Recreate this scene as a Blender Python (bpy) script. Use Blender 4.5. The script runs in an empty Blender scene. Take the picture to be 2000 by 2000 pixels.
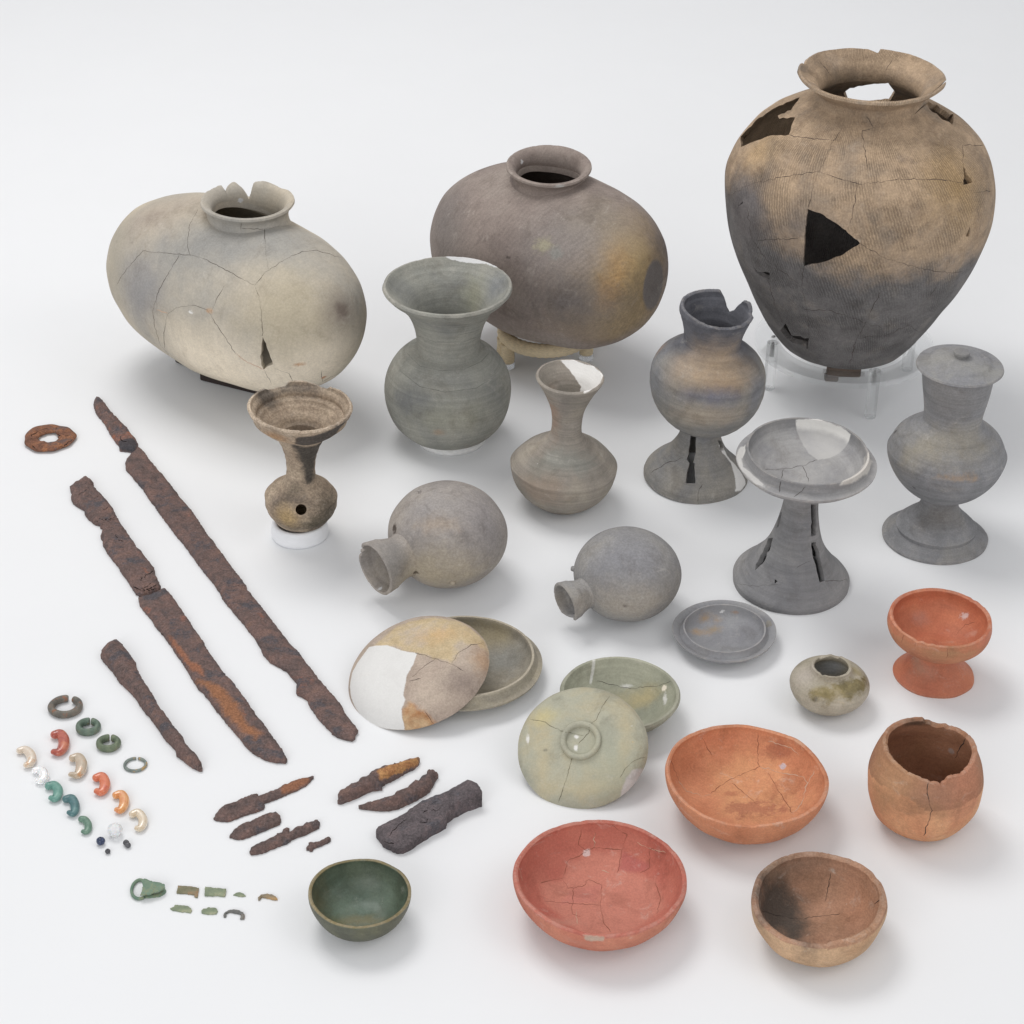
import bpy, math
import numpy as np
from mathutils import Vector, Matrix, geometry
from mathutils.bvhtree import BVHTree

SC = bpy.context.scene
COL = SC.collection
RNG = np.random.default_rng(7)

# ------------------------------------------------------------------ camera
FPX, DIST = 4500.0, 2.2                       # focal length in photo pixels (photo 2000 px wide), metres
PITCH, ROLL = math.radians(32.5), math.radians(0.97)
_R0 = np.array([1.0, 0, 0]); _U0 = np.array([0, math.sin(PITCH), math.cos(PITCH)])
CV = np.array([0, math.cos(PITCH), -math.sin(PITCH)])
CR = math.cos(ROLL) * _R0 + math.sin(ROLL) * _U0
CU = math.cos(ROLL) * _U0 - math.sin(ROLL) * _R0
CC = -DIST * CV

cam_d = bpy.data.cameras.new("camera")
cam = bpy.data.objects.new("camera", cam_d)
COL.objects.link(cam)
cam_d.sensor_width = 36.0
cam_d.lens = 36.0 * FPX / 2000.0
cam_d.clip_start, cam_d.clip_end = 0.05, 60.0
cam.matrix_world = Matrix(((CR[0], CU[0], -CV[0], CC[0]), (CR[1], CU[1], -CV[1], CC[1]),
                           (CR[2], CU[2], -CV[2], CC[2]), (0, 0, 0, 1)))
SC.camera = cam

# ------------------------------------------------------------------ studio light
world = bpy.data.worlds.new("World"); SC.world = world
world.use_nodes = True
world.node_tree.nodes["Background"].inputs[0].default_value = (0.99, 0.985, 1.0, 1)
world.node_tree.nodes["Background"].inputs[1].default_value = 0.60


def area(name, loc, target, sx, sy, power, colour=(1, 1, 1)):
    d = bpy.data.lights.new(name, 'AREA'); d.shape = 'RECTANGLE'; d.size, d.size_y = sx, sy
    d.energy = power; d.color = colour
    o = bpy.data.objects.new(name, d); COL.objects.link(o); o.location = loc
    o.rotation_euler = (Vector(target) - Vector(loc)).to_track_quat('-Z', 'Y').to_euler()
    return o


area("softbox_key", (-0.7, 0.75, 2.35), (0, 0.15, 0), 1.3, 1.0, 28, (1.0, 0.985, 0.97))
area("softbox_fill", (1.7, -0.9, 1.9), (0.1, 0.2, 0), 1.2, 1.2, 7, (1, 1, 1))
area("softbox_front", (-0.9, -2.5, 1.15), (0, 0.2, 0.1), 1.6, 1.0, 20, (0.98, 0.99, 1.0))

SC.view_settings.view_transform = 'Standard'
SC.view_settings.look = 'None'
SC.view_settings.exposure = 0.0
SC.view_settings.gamma = 1.0
SC.render.engine = 'CYCLES'
SC.cycles.max_bounces = 8
SC.cycles.transmission_bounces = 10
SC.cycles.caustics_refractive = True
SC.cycles.blur_glossy = 0.5


# ------------------------------------------------------------------ pixel <-> place
def ray(px, py):
    d = (CR * (px - 1000) + CU * (1000 - py)) / FPX + CV
    return d


def at(px, py, z=0.0):
    d = ray(px, py)
    return CC + d * ((z - CC[2]) / d[2])


def proj(P):
    d = np.asarray(P, float) - CC
    z = d @ CV
    return np.stack([1000 + FPX * (d @ CR) / z, 1000 - FPX * (d @ CU) / z], -1)


def depth(P):
    return float((np.asarray(P, float) - CC) @ CV)


# ------------------------------------------------------------------ mesh helpers
def mk_mesh(name, V, quads=None, tris=None):
    me = bpy.data.meshes.new(name)
    V = np.asarray(V, np.float32)
    nq = 0 if quads is None else len(quads); nt = 0 if tris is None else len(tris)
    loops = np.concatenate([np.asarray(quads if nq else [], np.int32).ravel(), np.asarray(tris if nt else [], np.int32).ravel()]).astype(np.int32)
    starts = np.concatenate([np.arange(nq) * 4, nq * 4 + np.arange(nt) * 3]).astype(np.int32)
    me.vertices.add(len(V)); me.vertices.foreach_set("co", V.ravel())
    me.loops.add(len(loops)); me.loops.foreach_set("vertex_index", loops)
    me.polygons.add(nq + nt); me.polygons.foreach_set("loop_start", starts)
    me.update(calc_edges=True); me.validate()
    me.polygons.foreach_set("use_smooth", np.ones(len(me.polygons), bool))
    return me


def sharpen(me, ang=38):
    me.set_sharp_from_angle(angle=math.radians(ang))


def link(name, me, mat=None, parent=None):
    o = bpy.data.objects.new(name, me); COL.objects.link(o)
    if mat is not None:
        me.materials.clear(); me.materials.append(mat)
    if parent is not None:
        o.parent = parent
    return o


def empty(name, loc, rot=None):
    o = bpy.data.objects.new(name, None); COL.objects.link(o)
    o.empty_display_size = 0.02
    M = Matrix.Translation(Vector(loc))
    if rot is not None:
        M = M @ rot.to_4x4()
    o.matrix_world = M
    return o


def tag(o, label, cat, group=None):
    o["label"] = label; o["category"] = cat
    if group: o["group"] = group
    return o


def npmat(o):
    M = Matrix.Identity(4); p = o
    while p is not None:
        M = p.matrix_basis @ M; p = p.parent
    return np.array(M)


def verts(me):
    a = np.empty(len(me.vertices) * 3, np.float32); me.vertices.foreach_get("co", a)
    return a.reshape(-1, 3).astype(float)


def norms(me):
    a = np.empty(len(me.vertices) * 3, np.float32); me.vertex_normals.foreach_get("vector", a)
    return a.reshape(-1, 3).astype(float)


def sines(P, scale, seed, k=7):
    """cheap smooth noise in -1..1 over points P"""
    r = np.random.default_rng(seed)
    out = 0
    for i in range(k):
        d = r.normal(size=3); d /= np.linalg.norm(d)
        out = out + np.sin(P @ d * scale * (0.6 + 0.9 * r.random()) + r.random() * 6.28)
    return out / math.sqrt(k) / 1.2


def catmull(pts, ds):
    """pts: (r,z[,'c']) - smooth curve through the points, kinked at corners; resampled at about ds"""
    segs, cur = [], []
    for p in pts:
        cur.append((float(p[0]), float(p[1])))
        if len(p) > 2 and len(cur) > 1:
            segs.append(cur); cur = [cur[-1]]
    if len(cur) > 1: segs.append(cur)
    out = []
    for s in segs:
        s = np.array(s)
        if len(s) == 2:
            d = s
        else:
            e = np.vstack([2 * s[0] - s[1], s, 2 * s[-1] - s[-2]])
            d = []
            for i in range(1, len(e) - 2):
                p0, p1, p2, p3 = e[i - 1], e[i], e[i + 1], e[i + 2]
                t01 = max(np.linalg.norm(p1 - p0), 1e-9) ** .5; t12 = max(np.linalg.norm(p2 - p1), 1e-9) ** .5; t23 = max(np.linalg.norm(p3 - p2), 1e-9) ** .5
                m1 = (p1 - p0) / t01 - (p2 - p0) / (t01 + t12) + (p2 - p1) / t12
                m2 = (p2 - p1) / t12 - (p3 - p1) / (t12 + t23) + (p3 - p2) / t23
                m1 *= t12; m2 *= t12
                for u in np.linspace(0, 1, 12, endpoint=False):
                    d.append((2 * u**3 - 3 * u**2 + 1) * p1 + (u**3 - 2 * u**2 + u) * m1 + (-2 * u**3 + 3 * u**2) * p2 + (u**3 - u**2) * m2)
            d.append(s[-1]); d = np.array(d)
        L = np.concatenate([[0], np.cumsum(np.linalg.norm(np.diff(d, axis=0), axis=1))])
        n = max(2, int(round(L[-1] / ds)) + 1)
        q = np.linspace(0, L[-1], n)
        r = np.stack([np.interp(q, L, d[:, 0]), np.interp(q, L, d[:, 1])], 1)
        out.append(r if not out else r[1:])
    c = np.vstack(out); c[:, 0] = np.maximum(c[:, 0], 0)
    return c


def jag_fn(cuts, amp, seed):
    """rim cut in metres as a function of angle (degrees): cuts = [(deg, mm)...]"""
    r = np.random.default_rng(seed)
    g = r.normal(size=181); g2 = r.normal(size=61)
    cuts = sorted(cuts) if cuts else []

    def f(deg):
        deg = np.asarray(deg) % 360
        c = np.zeros_like(deg, float)
        if cuts:
            a = np.array([x[0] for x in cuts], float); m = np.array([x[1] for x in cuts], float)
            a = np.concatenate([[a[-1] - 360], a, [a[0] + 360]]); m = np.concatenate([[m[-1]], m, [m[0]]])
            c = np.interp(deg, a, m)
        j = np.abs(np.interp(deg / 2, np.arange(181), g)) * .5 + np.maximum(np.interp(deg / 6, np.arange(61), g2) - .6, 0) * 1.5
        return (c + amp * j) / 1000.0
    return f


def revolve(rows_fn, nrow, n, wob, seed, poles=(True, True), closed=False):
    """rows_fn(i, th) -> r, z arrays for row i"""
    th = np.linspace(0, 2 * np.pi, n, endpoint=False) + math.pi / 2
    P = np.empty((nrow, n, 3))
    for i in range(nrow):
        r, z = rows_fn(i, th)
        P[i, :, 0] = r * np.cos(th); P[i, :, 1] = r * np.sin(th); P[i, :, 2] = z
    if wob:
        flat = P.reshape(-1, 3)
        dirs = np.stack([np.cos(np.tile(th, nrow)), np.sin(np.tile(th, nrow))], 1)
        w = sines(flat, 2 * math.pi / .09, seed) * wob + sines(flat, 2 * math.pi / .03, seed + 1) * wob * .3
        rr = np.hypot(flat[:, 0], flat[:, 1])
        sc = np.clip(rr / .03, 0, 1)
        flat[:, 0] += dirs[:, 0] * w * sc; flat[:, 1] += dirs[:, 1] * w * sc
        flat[:, 2] += sines(flat, 2 * math.pi / .16, seed + 2) * wob * .6 * np.clip(flat[:, 2] / .02, 0, 1)
    V = P.reshape(-1, 3)
    i = np.arange(nrow if closed else nrow - 1)[:, None]; j = np.arange(n)[None, :]
    i2 = (i + 1) % nrow; j2 = (j + 1) % n
    Q = np.stack([i * n + j, i * n + j2, i2 * n + j2, i2 * n + j], -1).reshape(-1, 4)
    T = []
    if not closed:
        extra = []
        for end, use in ((0, poles[0]), (nrow - 1, poles[1])):
            if not use: continue
            c = V[end * n:(end + 1) * n].mean(0); k = len(V) + len(extra); extra.append(c)
            jj = np.arange(n); a = end * n + jj; b = end * n + (jj + 1) % n
            T.append(np.stack([b, a, np.full(n, k)], 1) if end == 0 else np.stack([a, b, np.full(n, k)], 1))
        if extra: V = np.vstack([V, extra])
        T = np.vstack(T) if T else None
    return V, Q, (T if not closed else None)


def lathe(prof, thick, n=150, ds=.0022, cut=None, wob=.0006, seed=1, open_base=False, inner_from=0.0, ridge=0.0, tbase=1.15):
    """a thrown wall: outer profile from the foot to the rim, inner wall offset by its thickness"""
    c = catmull(prof, ds)
    t = np.gradient(c, axis=0); t /= np.linalg.norm(t, axis=1)[:, None] + 1e-12
    nrm = np.stack([t[:, 1], -t[:, 0]], 1)
    k = np.array([.25, .5, .25])
    for _ in range(3):
        nrm[1:-1] = k[0] * nrm[:-2] + k[1] * nrm[1:-1] + k[2] * nrm[2:]
    nrm /= np.linalg.norm(nrm, axis=1)[:, None] + 1e-12
    S = np.concatenate([[0], np.cumsum(np.linalg.norm(np.diff(c, axis=0), axis=1))]); S0 = S[-1]
    tt = thick * np.interp(S, [0, S0 * .85, S0], [tbase, 1, .8])
    inn = c - nrm * tt[:, None]; inn[:, 0] = np.maximum(inn[:, 0], .0008 if not open_base else .002)
    if ridge:
        w = ridge * np.sin(S * 2 * math.pi / .0085 + np.sin(S * 300)) * np.clip(c[:, 0] / .02, 0, 1)
        inn = inn + nrm * w[:, None]; c = c + nrm * (w * .45)[:, None]
    cf = cut if cut is not None else jag_fn(None, .35, seed)
    cmax = float(cf(np.arange(0, 360, .5)).max()) * 1.25 + .004
    Sa = max(S0 - cmax, S0 * .2)
    m = len(c)
    start = 0
    if not open_base:
        while c[start, 0] < .0012: start += 1
    idx = list(range(start, m))
    lipn = 1
    rows = [('o', i) for i in idx] + [('m', 0)] + [('i', i) for i in reversed(idx)]

    def fn(k, th):
        kind, i = rows[k]
        cu = cf(np.degrees(th))
        if kind == 'm':
            s = S0 - cu + thick * .12
            s = np.minimum(s, S0 - cu * .999)
            s = S0 - cu
            o = np.stack([np.interp(s, S, c[:, 0]), np.interp(s, S, c[:, 1])]); q = np.stack([np.interp(s, S, inn[:, 0]), np.interp(s, S, inn[:, 1])])
            tx = np.interp(s, S, t[:, 0]); tz = np.interp(s, S, t[:, 1])
            mid = (o + q) / 2
            return mid[0] + tx * thick * .22, mid[1] + tz * thick * .22
        s = S[i]
        sp = np.where(s < Sa, s, Sa + (s - Sa) * (S0 - cu - Sa) / (S0 - Sa))
        a = c if kind == 'o' else inn
        return np.interp(sp, S, a[:, 0]), np.interp(sp, S, a[:, 1])
    if open_base:
        return revolve(fn, len(rows), n, wob, seed, closed=True)
    return revolve(fn, len(rows), n, wob, seed)


def lathe_full(path, n=150, ds=.002, wob=.0005, seed=1, closed=False, chip=0.0):
    c = catmull(path, ds)
    if not closed:
        keep = (c[:, 0] > .0012); c = c[keep]
    elif np.linalg.norm(c[0] - c[-1]) < 1e-6:
        c = c[:-1]
    return revolve(lambda i, th: (np.full(len(th), c[i, 0]), np.full(len(th), c[i, 1])), len(c), n, wob, seed, closed=closed)


def axis_frame(base_px, z0=0.0, lean=(0, 0)):
    """base point on the ground under the pixel, and the standing axis (lean right / toward the camera in radians)"""
    b = at(*base_px, z0)
    ax = np.array([math.tan(lean[0]), -math.tan(lean[1]), 1.0]); ax /= np.linalg.norm(ax)
    return b, ax


def rows_to_profile(b, ax, rows):
    out = []
    for row in rows:
        y, w = row[0], row[1]
        lo, hi = -.4, .6
        for _ in range(50):
            m = (lo + hi) / 2
            if proj(b + ax * m)[1] > y: lo = m
            else: hi = m
        h = (lo + hi) / 2
        out.append((w * depth(b + ax * h) / FPX, h) + tuple(row[2:]))
    return out


def rot_from_axis(ax):
    z = Vector(ax).normalized()
    return Vector((0, 0, 1)).rotation_difference(z).to_matrix()


# ------------------------------------------------------------------ marks that sit on a surface
class Surf:
    """world-space surface of an object, for finding the point seen at a place in the photograph"""
    def __init__(self, *objs):
        V, F, off = [], [], 0
        for o in objs:
            me = o.data; M = npmat(o); v = verts(me) @ M[:3, :3].T + M[:3, 3]
            lv = np.empty(len(me.loops), np.int32); me.loops.foreach_get("vertex_index", lv)
            ls = np.empty(len(me.polygons), np.int32); me.polygons.foreach_get("loop_start", ls)
            f = np.split(lv + off, ls[1:])
            F += [x.tolist() for x in f]
            V.append(v); off += len(v)
        self.bvh = BVHTree.FromPolygons(np.vstack(V).tolist(), F)

    def hit(self, px, py, skip=0.0):
        d = Vector(ray(px, py)).normalized()
        loc, nrm, i, dist = self.bvh.ray_cast(Vector(CC) + d * skip, d)
        if loc is None: return None
        n = np.array(nrm)
        if n @ np.array(d) > 0: n = -n
        return np.array(loc), n


def seg_dist2(P, A, B):
    d = B - A; L = (d * d).sum() + 1e-18
    t = np.clip(((P - A) @ d) / L, 0, 1)
    q = P - A - t[:, None] * d
    return (q * q).sum(1)


def poly_sdf(Q, poly):
    d2 = np.full(len(Q), 1e9); inside = np.zeros(len(Q), bool)
    for i in range(len(poly)):
        A, B = poly[i], poly[(i + 1) % len(poly)]
        d2 = np.minimum(d2, seg_dist2(Q, A, B))
        c = ((A[1] > Q[:, 1]) != (B[1] > Q[:, 1]))
        with np.errstate(divide='ignore', invalid='ignore'):
            x = (B[0] - A[0]) * (Q[:, 1] - A[1]) / (B[1] - A[1]) + A[0]
        inside ^= c & (Q[:, 0] < x)
    return np.where(inside, -1, 1) * np.sqrt(d2)


def layer_sdf(spec, W, N, L, surf, hub):
    """signed distance (metres, negative inside) of one mark over world verts W, normals N, local verts L"""
    kind = spec[0]
    if kind == 'blob':
        (x, y), rx, ry = spec[1], spec[2], spec[3]
        h = surf.hit(x, y)
        if h is None: return np.full(len(W), 1.0)
        p = h[0]; s = depth(p) / FPX
        d = W - p; a = d @ CR; b = np.sqrt(np.maximum((d * d).sum(1) - a * a, 0))
        rx, ry = rx * s, ry * s
        return (np.sqrt((a / rx) ** 2 + (b / ry) ** 2) - 1) * min(rx, ry)
    if kind == 'poly':
        hs = [surf.hit(x, y) for x, y in spec[1]]
        good = [h for h in hs if h is not None]
        if len(good) < 2: return np.full(len(W), 1.0)
        nv = np.mean([h[1] for h in good], 0); nv /= np.linalg.norm(nv)
        c = np.mean([h[0] for h in good], 0)
        P = []
        for h, (x, y) in zip(hs, spec[1]):
            if h is not None: P.append(h[0])
            else:
                d = ray(x, y); P.append(CC + d * (((c - CC) @ nv) / (d @ nv)))
        P = np.array(P)
        dmin = min(((h[0] - c) @ nv) for h in good) - .008
        u = np.cross(nv, [0, 0, 1.0]) if abs(nv[2]) < .9 else np.cross(nv, [0, 1.0, 0]); u /= np.linalg.norm(u); v = np.cross(nv, u)
        c = P.mean(0)
        s = poly_sdf(np.stack([(W - c) @ u, (W - c) @ v], 1), np.stack([(P - c) @ u, (P - c) @ v], 1))
        reach = np.linalg.norm(P - c, axis=1).max() * 1.3 + .01
        far = np.linalg.norm(W - c, axis=1) - reach
        s = np.maximum(np.maximum(s, far), dmin - (W - c) @ nv)
        if len(spec[1]) and spec[-1] == 'face':
            s = np.maximum(s, np.where(N @ nv < -.1, .01, -1))
        return s
    if kind == 'z':            # between two heights (local metres)
        return np.maximum(spec[1] - L[:, 2], L[:, 2] - spec[2])
    if kind == 'inner':        # the hollow side of an open form
        rad = L[:, :2] / (np.linalg.norm(L[:, :2], axis=1)[:, None] + 1e-9)
        rn = (N @ hub[:3, :3])
        v = np.maximum(-(rn[:, :2] * rad).sum(1), rn[:, 2] - .1)
        return np.where(v > 0, -.004, .004)
    if kind == 'fn':
        return spec[1](L)
    raise ValueError(kind)


def apply_layers(objs, layers, hubs=None):
    """store every mark of a material as a distance attribute on the meshes"""
    if not layers: return
    surf = Surf(*objs)
    for o in objs:
        me = o.data; M = npmat(o); L = verts(me); W = L @ M[:3, :3].T + M[:3, 3]; N = norms(me) @ M[:3, :3].T
        for k, ly in enumerate(layers):
            s = layer_sdf(ly['s'], W, N, L, surf, M)
            at_ = me.attributes.new("mark_%d" % k, 'FLOAT', 'POINT')
            at_.data.foreach_set("value", s.astype(np.float32))


def ly(s, col, soft=.004, warp=.006, wsc=60, st=1.0, rough=None):
    return dict(s=s, col=col, soft=soft, warp=warp, wsc=wsc, st=st, rough=rough)


def seam(parent, surf, lines, mat, width=.00045, name="repair_seam", seed=3, step=5.0, jit=.65, lift=.00012):
    """joints between the sherds, seen at these places of the photograph: thin filler bedded on the wall"""
    r = np.random.default_rng(seed)
    Mi = np.linalg.inv(npmat(parent))
    for ln in lines:
        pts = [np.array(p, float) for p in ln]
        dense = []
        for a, b in zip(pts[:-1], pts[1:]):
            k = max(1, int(np.linalg.norm(b - a) / step))
            nn = np.array([-(b - a)[1], (b - a)[0]]); nn /= np.linalg.norm(nn) + 1e-9
            for q in range(k):
                o = 0 if q == 0 else r.normal() * jit
                dense.append(a + (b - a) * q / k + nn * o)
        dense.append(pts[-1])
        hits = [surf.hit(*p) for p in dense]
        run = []
        runs = []
        for h in hits:
            if h is None or (run and np.linalg.norm(h[0] - run[-1][0]) > .02):
                if len(run) > 1: runs.append(run)
                run = [] if h is None else [h]
            else: run.append(h)
        if len(run) > 1: runs.append(run)
        for run in runs:
            P = np.array([h[0] for h in run]); Nn = np.array([h[1] for h in run])
            t = np.gradient(P, axis=0); t /= np.linalg.norm(t, axis=1)[:, None] + 1e-12
            s = np.cross(Nn, t); s /= np.linalg.norm(s, axis=1)[:, None] + 1e-12
            gapn = np.interp(np.arange(len(P)), np.arange(0, len(P) + 4, 3), r.random(len(np.arange(0, len(P) + 4, 3))))
            w = width * .8 * (.6 + .8 * r.random(len(P))) * .5 * np.clip(gapn * 1.9 - .1, .25, 1.25)
            w[0] *= .3; w[-1] *= .3
            V, Q, b = [], [], 0
            for i in range(len(P)):
                V += [P[i] - s[i] * w[i] - Nn[i] * .0004, P[i] - s[i] * w[i] * .7 + Nn[i] * lift, P[i] + s[i] * w[i] * .7 + Nn[i] * lift, P[i] + s[i] * w[i] - Nn[i] * .0004]
            for i in range(len(P) - 1):
                for k in range(3):
                    Q.append((b + i * 4 + k, b + i * 4 + k + 1, b + i * 4 + 4 + k + 1, b + i * 4 + 4 + k))
            V = np.array(V) @ Mi[:3, :3].T + Mi[:3, 3]
            link(name, mk_mesh(name, V, np.array(Q)), mat, parent)


def prism_cutter(surf, polys, out=.02, inn=.02):
    """one mesh of plugs standing on the surface along its normal"""
    V, Q, T = [], [], []
    for spec in polys:
        poly = spec['p'] if isinstance(spec, dict) else spec
        if len(poly) < 18:
            rg = np.random.default_rng(len(poly) * 7 + int(poly[0][0])); dn = []
            for a, b in zip(poly, list(poly[1:]) + [poly[0]]):
                a, b = np.array(a, float), np.array(b, float); k = max(1, int(np.linalg.norm(b - a) / 7)); nn = np.array([-(b - a)[1], (b - a)[0]]) / (np.linalg.norm(b - a) + 1e-9)
                for q in range(k): dn.append(tuple(a + (b - a) * q / k + (nn * rg.normal() * .8 if q else 0)))
            poly = dn
        o_, i_ = (spec.get('out', out), spec.get('inn', inn)) if isinstance(spec, dict) else (out, inn)
        hs = [surf.hit(x, y, spec.get('skip', 0.0) if isinstance(spec, dict) else 0.0) for x, y in poly]
        good = [h for h in hs if h is not None]
        nv = np.mean([h[1] for h in good], 0); nv /= np.linalg.norm(nv)
        if isinstance(spec, dict) and 'n' in spec: nv = np.array(spec['n'], float); nv /= np.linalg.norm(nv)
        c = np.mean([h[0] for h in good], 0)
        P = []
        for h, (x, y) in zip(hs, poly):
            if h is not None and np.linalg.norm(h[0] - c) < .12: P.append(h[0])
            else:
                d = ray(x, y); P.append(CC + d * (((c - CC) @ nv) / (d @ nv)))
        P = np.array(P)
        u = np.cross(nv, [0.3, .2, 1.0]); u /= np.linalg.norm(u); v = np.cross(nv, u)
        p2 = np.stack([(P - c) @ u, (P - c) @ v], 1)
        ar = sum(p2[i, 0] * p2[(i + 1) % len(p2), 1] - p2[(i + 1) % len(p2), 0] * p2[i, 1] for i in range(len(p2)))
        if ar < 0: P = P[::-1]; p2 = p2[::-1]
        m = len(P); b = len(V)
        base = c + np.outer(p2[:, 0], u) + np.outer(p2[:, 1], v)
        hgt = (P - c) @ nv
        V += list(base + nv * (hgt[:, None] - i_)) + list(base + nv * (hgt[:, None] + o_))
        for k in range(m): Q.append((b + k, b + (k + 1) % m, b + m + (k + 1) % m, b + m + k))
        for t3 in geometry.tessellate_polygon([[Vector((a[0], a[1], 0)) for a in p2]]):
            a, bb, cc = t3
            e = (p2[bb] - p2[a]); f = (p2[cc] - p2[a])
            if e[0] * f[1] - e[1] * f[0] < 0: bb, cc = cc, bb
            T.append((b + m + a, b + m + bb, b + m + cc)); T.append((b + a, b + cc, b + bb))
    return np.array(V), np.array(Q), np.array(T)


_BRK = {}


def break_mat(i):
    if i not in _BRK: _BRK[i] = bpy.data.materials.new("placeholder_%d" % i)
    return _BRK[i]


def dress(o, m):
    """one clay for the wall; where a sherd is lost the fracture shows the paler core"""
    brk = any(p.material_index > 0 for p in o.data.polygons) if len(o.data.materials) > 1 else False
    o.data.materials.clear(); o.data.materials.append(m)
    if brk: o.data.materials.append(M_CORE)


def carve(o, V, Q, T, brk=False):
    """cut world-space plugs out of a closed mesh object"""
    cm = mk_mesh("cutter", V, Q, T)
    if brk:
        o.data.materials.clear(); o.data.materials.append(break_mat(0)); cm.materials.append(break_mat(1))
    c = bpy.data.objects.new("cutter", cm); COL.objects.link(c)
    n0 = len(o.data.polygons)
    for solver in ('MANIFOLD', 'EXACT'):
        o.modifiers.clear()
        md = o.modifiers.new("b", 'BOOLEAN'); md.operation = 'DIFFERENCE'; md.object = c; md.solver = solver; md.material_mode = 'TRANSFER' if brk else 'INDEX'
        bpy.context.view_layer.update()
        dg = bpy.context.evaluated_depsgraph_get()
        me = bpy.data.meshes.new_from_object(o.evaluated_get(dg))
        if len(me.polygons) > n0 * .3 and len(me.polygons) != n0: break
        print("carve: solver", solver, "gave", len(me.polygons), "of", n0, o.name)
    old = o.data; o.modifiers.clear(); o.data = me; me.name = old.name
    bpy.data.objects.remove(c); bpy.data.meshes.remove(cm)
    me.polygons.foreach_set("use_smooth", np.ones(len(me.polygons), bool))
    return o


def split_by(o, fn, names, parent):
    """divide a pot's wall into parts: fn(face centres local) -> part index"""
    me = o.data; V = verts(me)
    cent = np.empty(len(me.polygons) * 3, np.float32); me.polygons.foreach_get("center", cent); cent = cent.reshape(-1, 3)
    idx = fn(cent)
    ls = np.empty(len(me.polygons), np.int32); me.polygons.foreach_get("loop_start", ls)
    lt = np.empty(len(me.polygons), np.int32); me.polygons.foreach_get("loop_total", lt)
    lv = np.empty(len(me.loops), np.int32); me.loops.foreach_get("vertex_index", lv)
    res = []
    for k, nm in enumerate(names):
        sel = np.nonzero(idx == k)[0]
        if not len(sel): continue
        loops = np.concatenate([lv[ls[i]:ls[i] + lt[i]] for i in sel])
        used, inv = np.unique(loops, return_inverse=True)
        m2 = bpy.data.meshes.new(nm)
        m2.vertices.add(len(used)); m2.vertices.foreach_set("co", V[used].astype(np.float32).ravel())
        m2.loops.add(len(loops)); m2.loops.foreach_set("vertex_index", inv.astype(np.int32).ravel())
        m2.polygons.add(len(sel)); m2.polygons.foreach_set("loop_start", np.concatenate([[0], np.cumsum(lt[sel])[:-1]]).astype(np.int32))
        m2.update(calc_edges=True); m2.validate()
        if len(me.materials) > 1:
            mi = np.empty(len(me.polygons), np.int32); me.polygons.foreach_get('material_index', mi)
            for k_ in range(2): m2.materials.append(break_mat(k_))
            m2.polygons.foreach_set('material_index', mi[sel])
        m2.polygons.foreach_set("use_smooth", np.ones(len(m2.polygons), bool))
        q = link(nm, m2, None, parent); q.matrix_basis = o.matrix_basis.copy(); res.append(q)
    bpy.data.objects.remove(o); bpy.data.meshes.remove(me)
    return res


# ------------------------------------------------------------------ materials
def hx(s, k=1.0):
    s = s.lstrip('#'); v = [int(s[i:i + 2], 16) / 255 for i in (0, 2, 4)]
    v = [(x / 12.92 if x <= .04045 else ((x + .055) / 1.055) ** 2.4) * k for x in v]
    g = .3 * v[0] + .55 * v[1] + .15 * v[2]; v = [x + (g - x) * .07 for x in v]
    return (v[0], v[1], v[2], 1.0)


class NT:
    def __init__(self, name):
        self.m = bpy.data.materials.new(name); self.m.use_nodes = True
        self.t = self.m.node_tree; self.b = self.t.nodes["Principled BSDF"]
        self.tc = self.t.nodes.new("ShaderNodeTexCoord")

    def n(self, ty, **kw):
        q = self.t.nodes.new("ShaderNode" + ty)
        for k, v in kw.items(): setattr(q, k, v)
        return q

    def l(self, a, b): self.t.links.new(a, b)

    def noise(self, scale, detail=3, rough=.55, vec=None, stretch=None, dist=0.0):
        q = self.n("TexNoise"); q.inputs["Scale"].default_value = scale; q.inputs["Detail"].default_value = detail
        q.inputs["Roughness"].default_value = rough; q.inputs["Distortion"].default_value = dist
        v = vec or self.tc.outputs["Object"]
        if stretch:
            mp = self.n("Mapping"); mp.inputs["Scale"].default_value = stretch; self.l(v, mp.inputs[0]); v = mp.outputs[0]
        self.l(v, q.inputs["Vector"])
        return q.outputs["Fac"]

    def math(self, op, a, b=None, clamp=False):
        q = self.n("Math", operation=op, use_clamp=clamp)
        for i, x in enumerate((a, b)):
            if x is None: continue
            if isinstance(x, (int, float)): q.inputs[i].default_value = x
            else: self.l(x, q.inputs[i])
        return q.outputs[0]

    def remap(self, v, a, b, c=0.0, d=1.0):
        q = self.n("MapRange", interpolation_type='SMOOTHSTEP'); self.l(v, q.inputs[0])
        for i, x in enumerate((a, b, c, d)): q.inputs[i + 1].default_value = x
        return q.outputs[0]

    def mix(self, f, a, b, mode='MIX'):
        q = self.n("MixRGB", blend_type=mode)
        for i, x in enumerate((f, a, b)):
            if isinstance(x, (int, float)): q.inputs[i].default_value = x
            elif isinstance(x, tuple): q.inputs[i].default_value = x
            else: self.l(x, q.inputs[i])
        return q.outputs[0]

    def mixf(self, f, a, b):
        q = self.n("Mix", data_type='FLOAT'); self.l(f, q.inputs[0]); self.l(a, q.inputs[2]); q.inputs[3].default_value = b
        return q.outputs[0]

    def ramp(self, f, stops):
        q = self.n("ValToRGB"); e = q.color_ramp.elements
        while len(e) < len(stops): e.new(.5)
        for el, (p, c) in zip(e, stops): el.position = p; el.color = c
        self.l(f, q.inputs[0]); return q.outputs[0]


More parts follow.
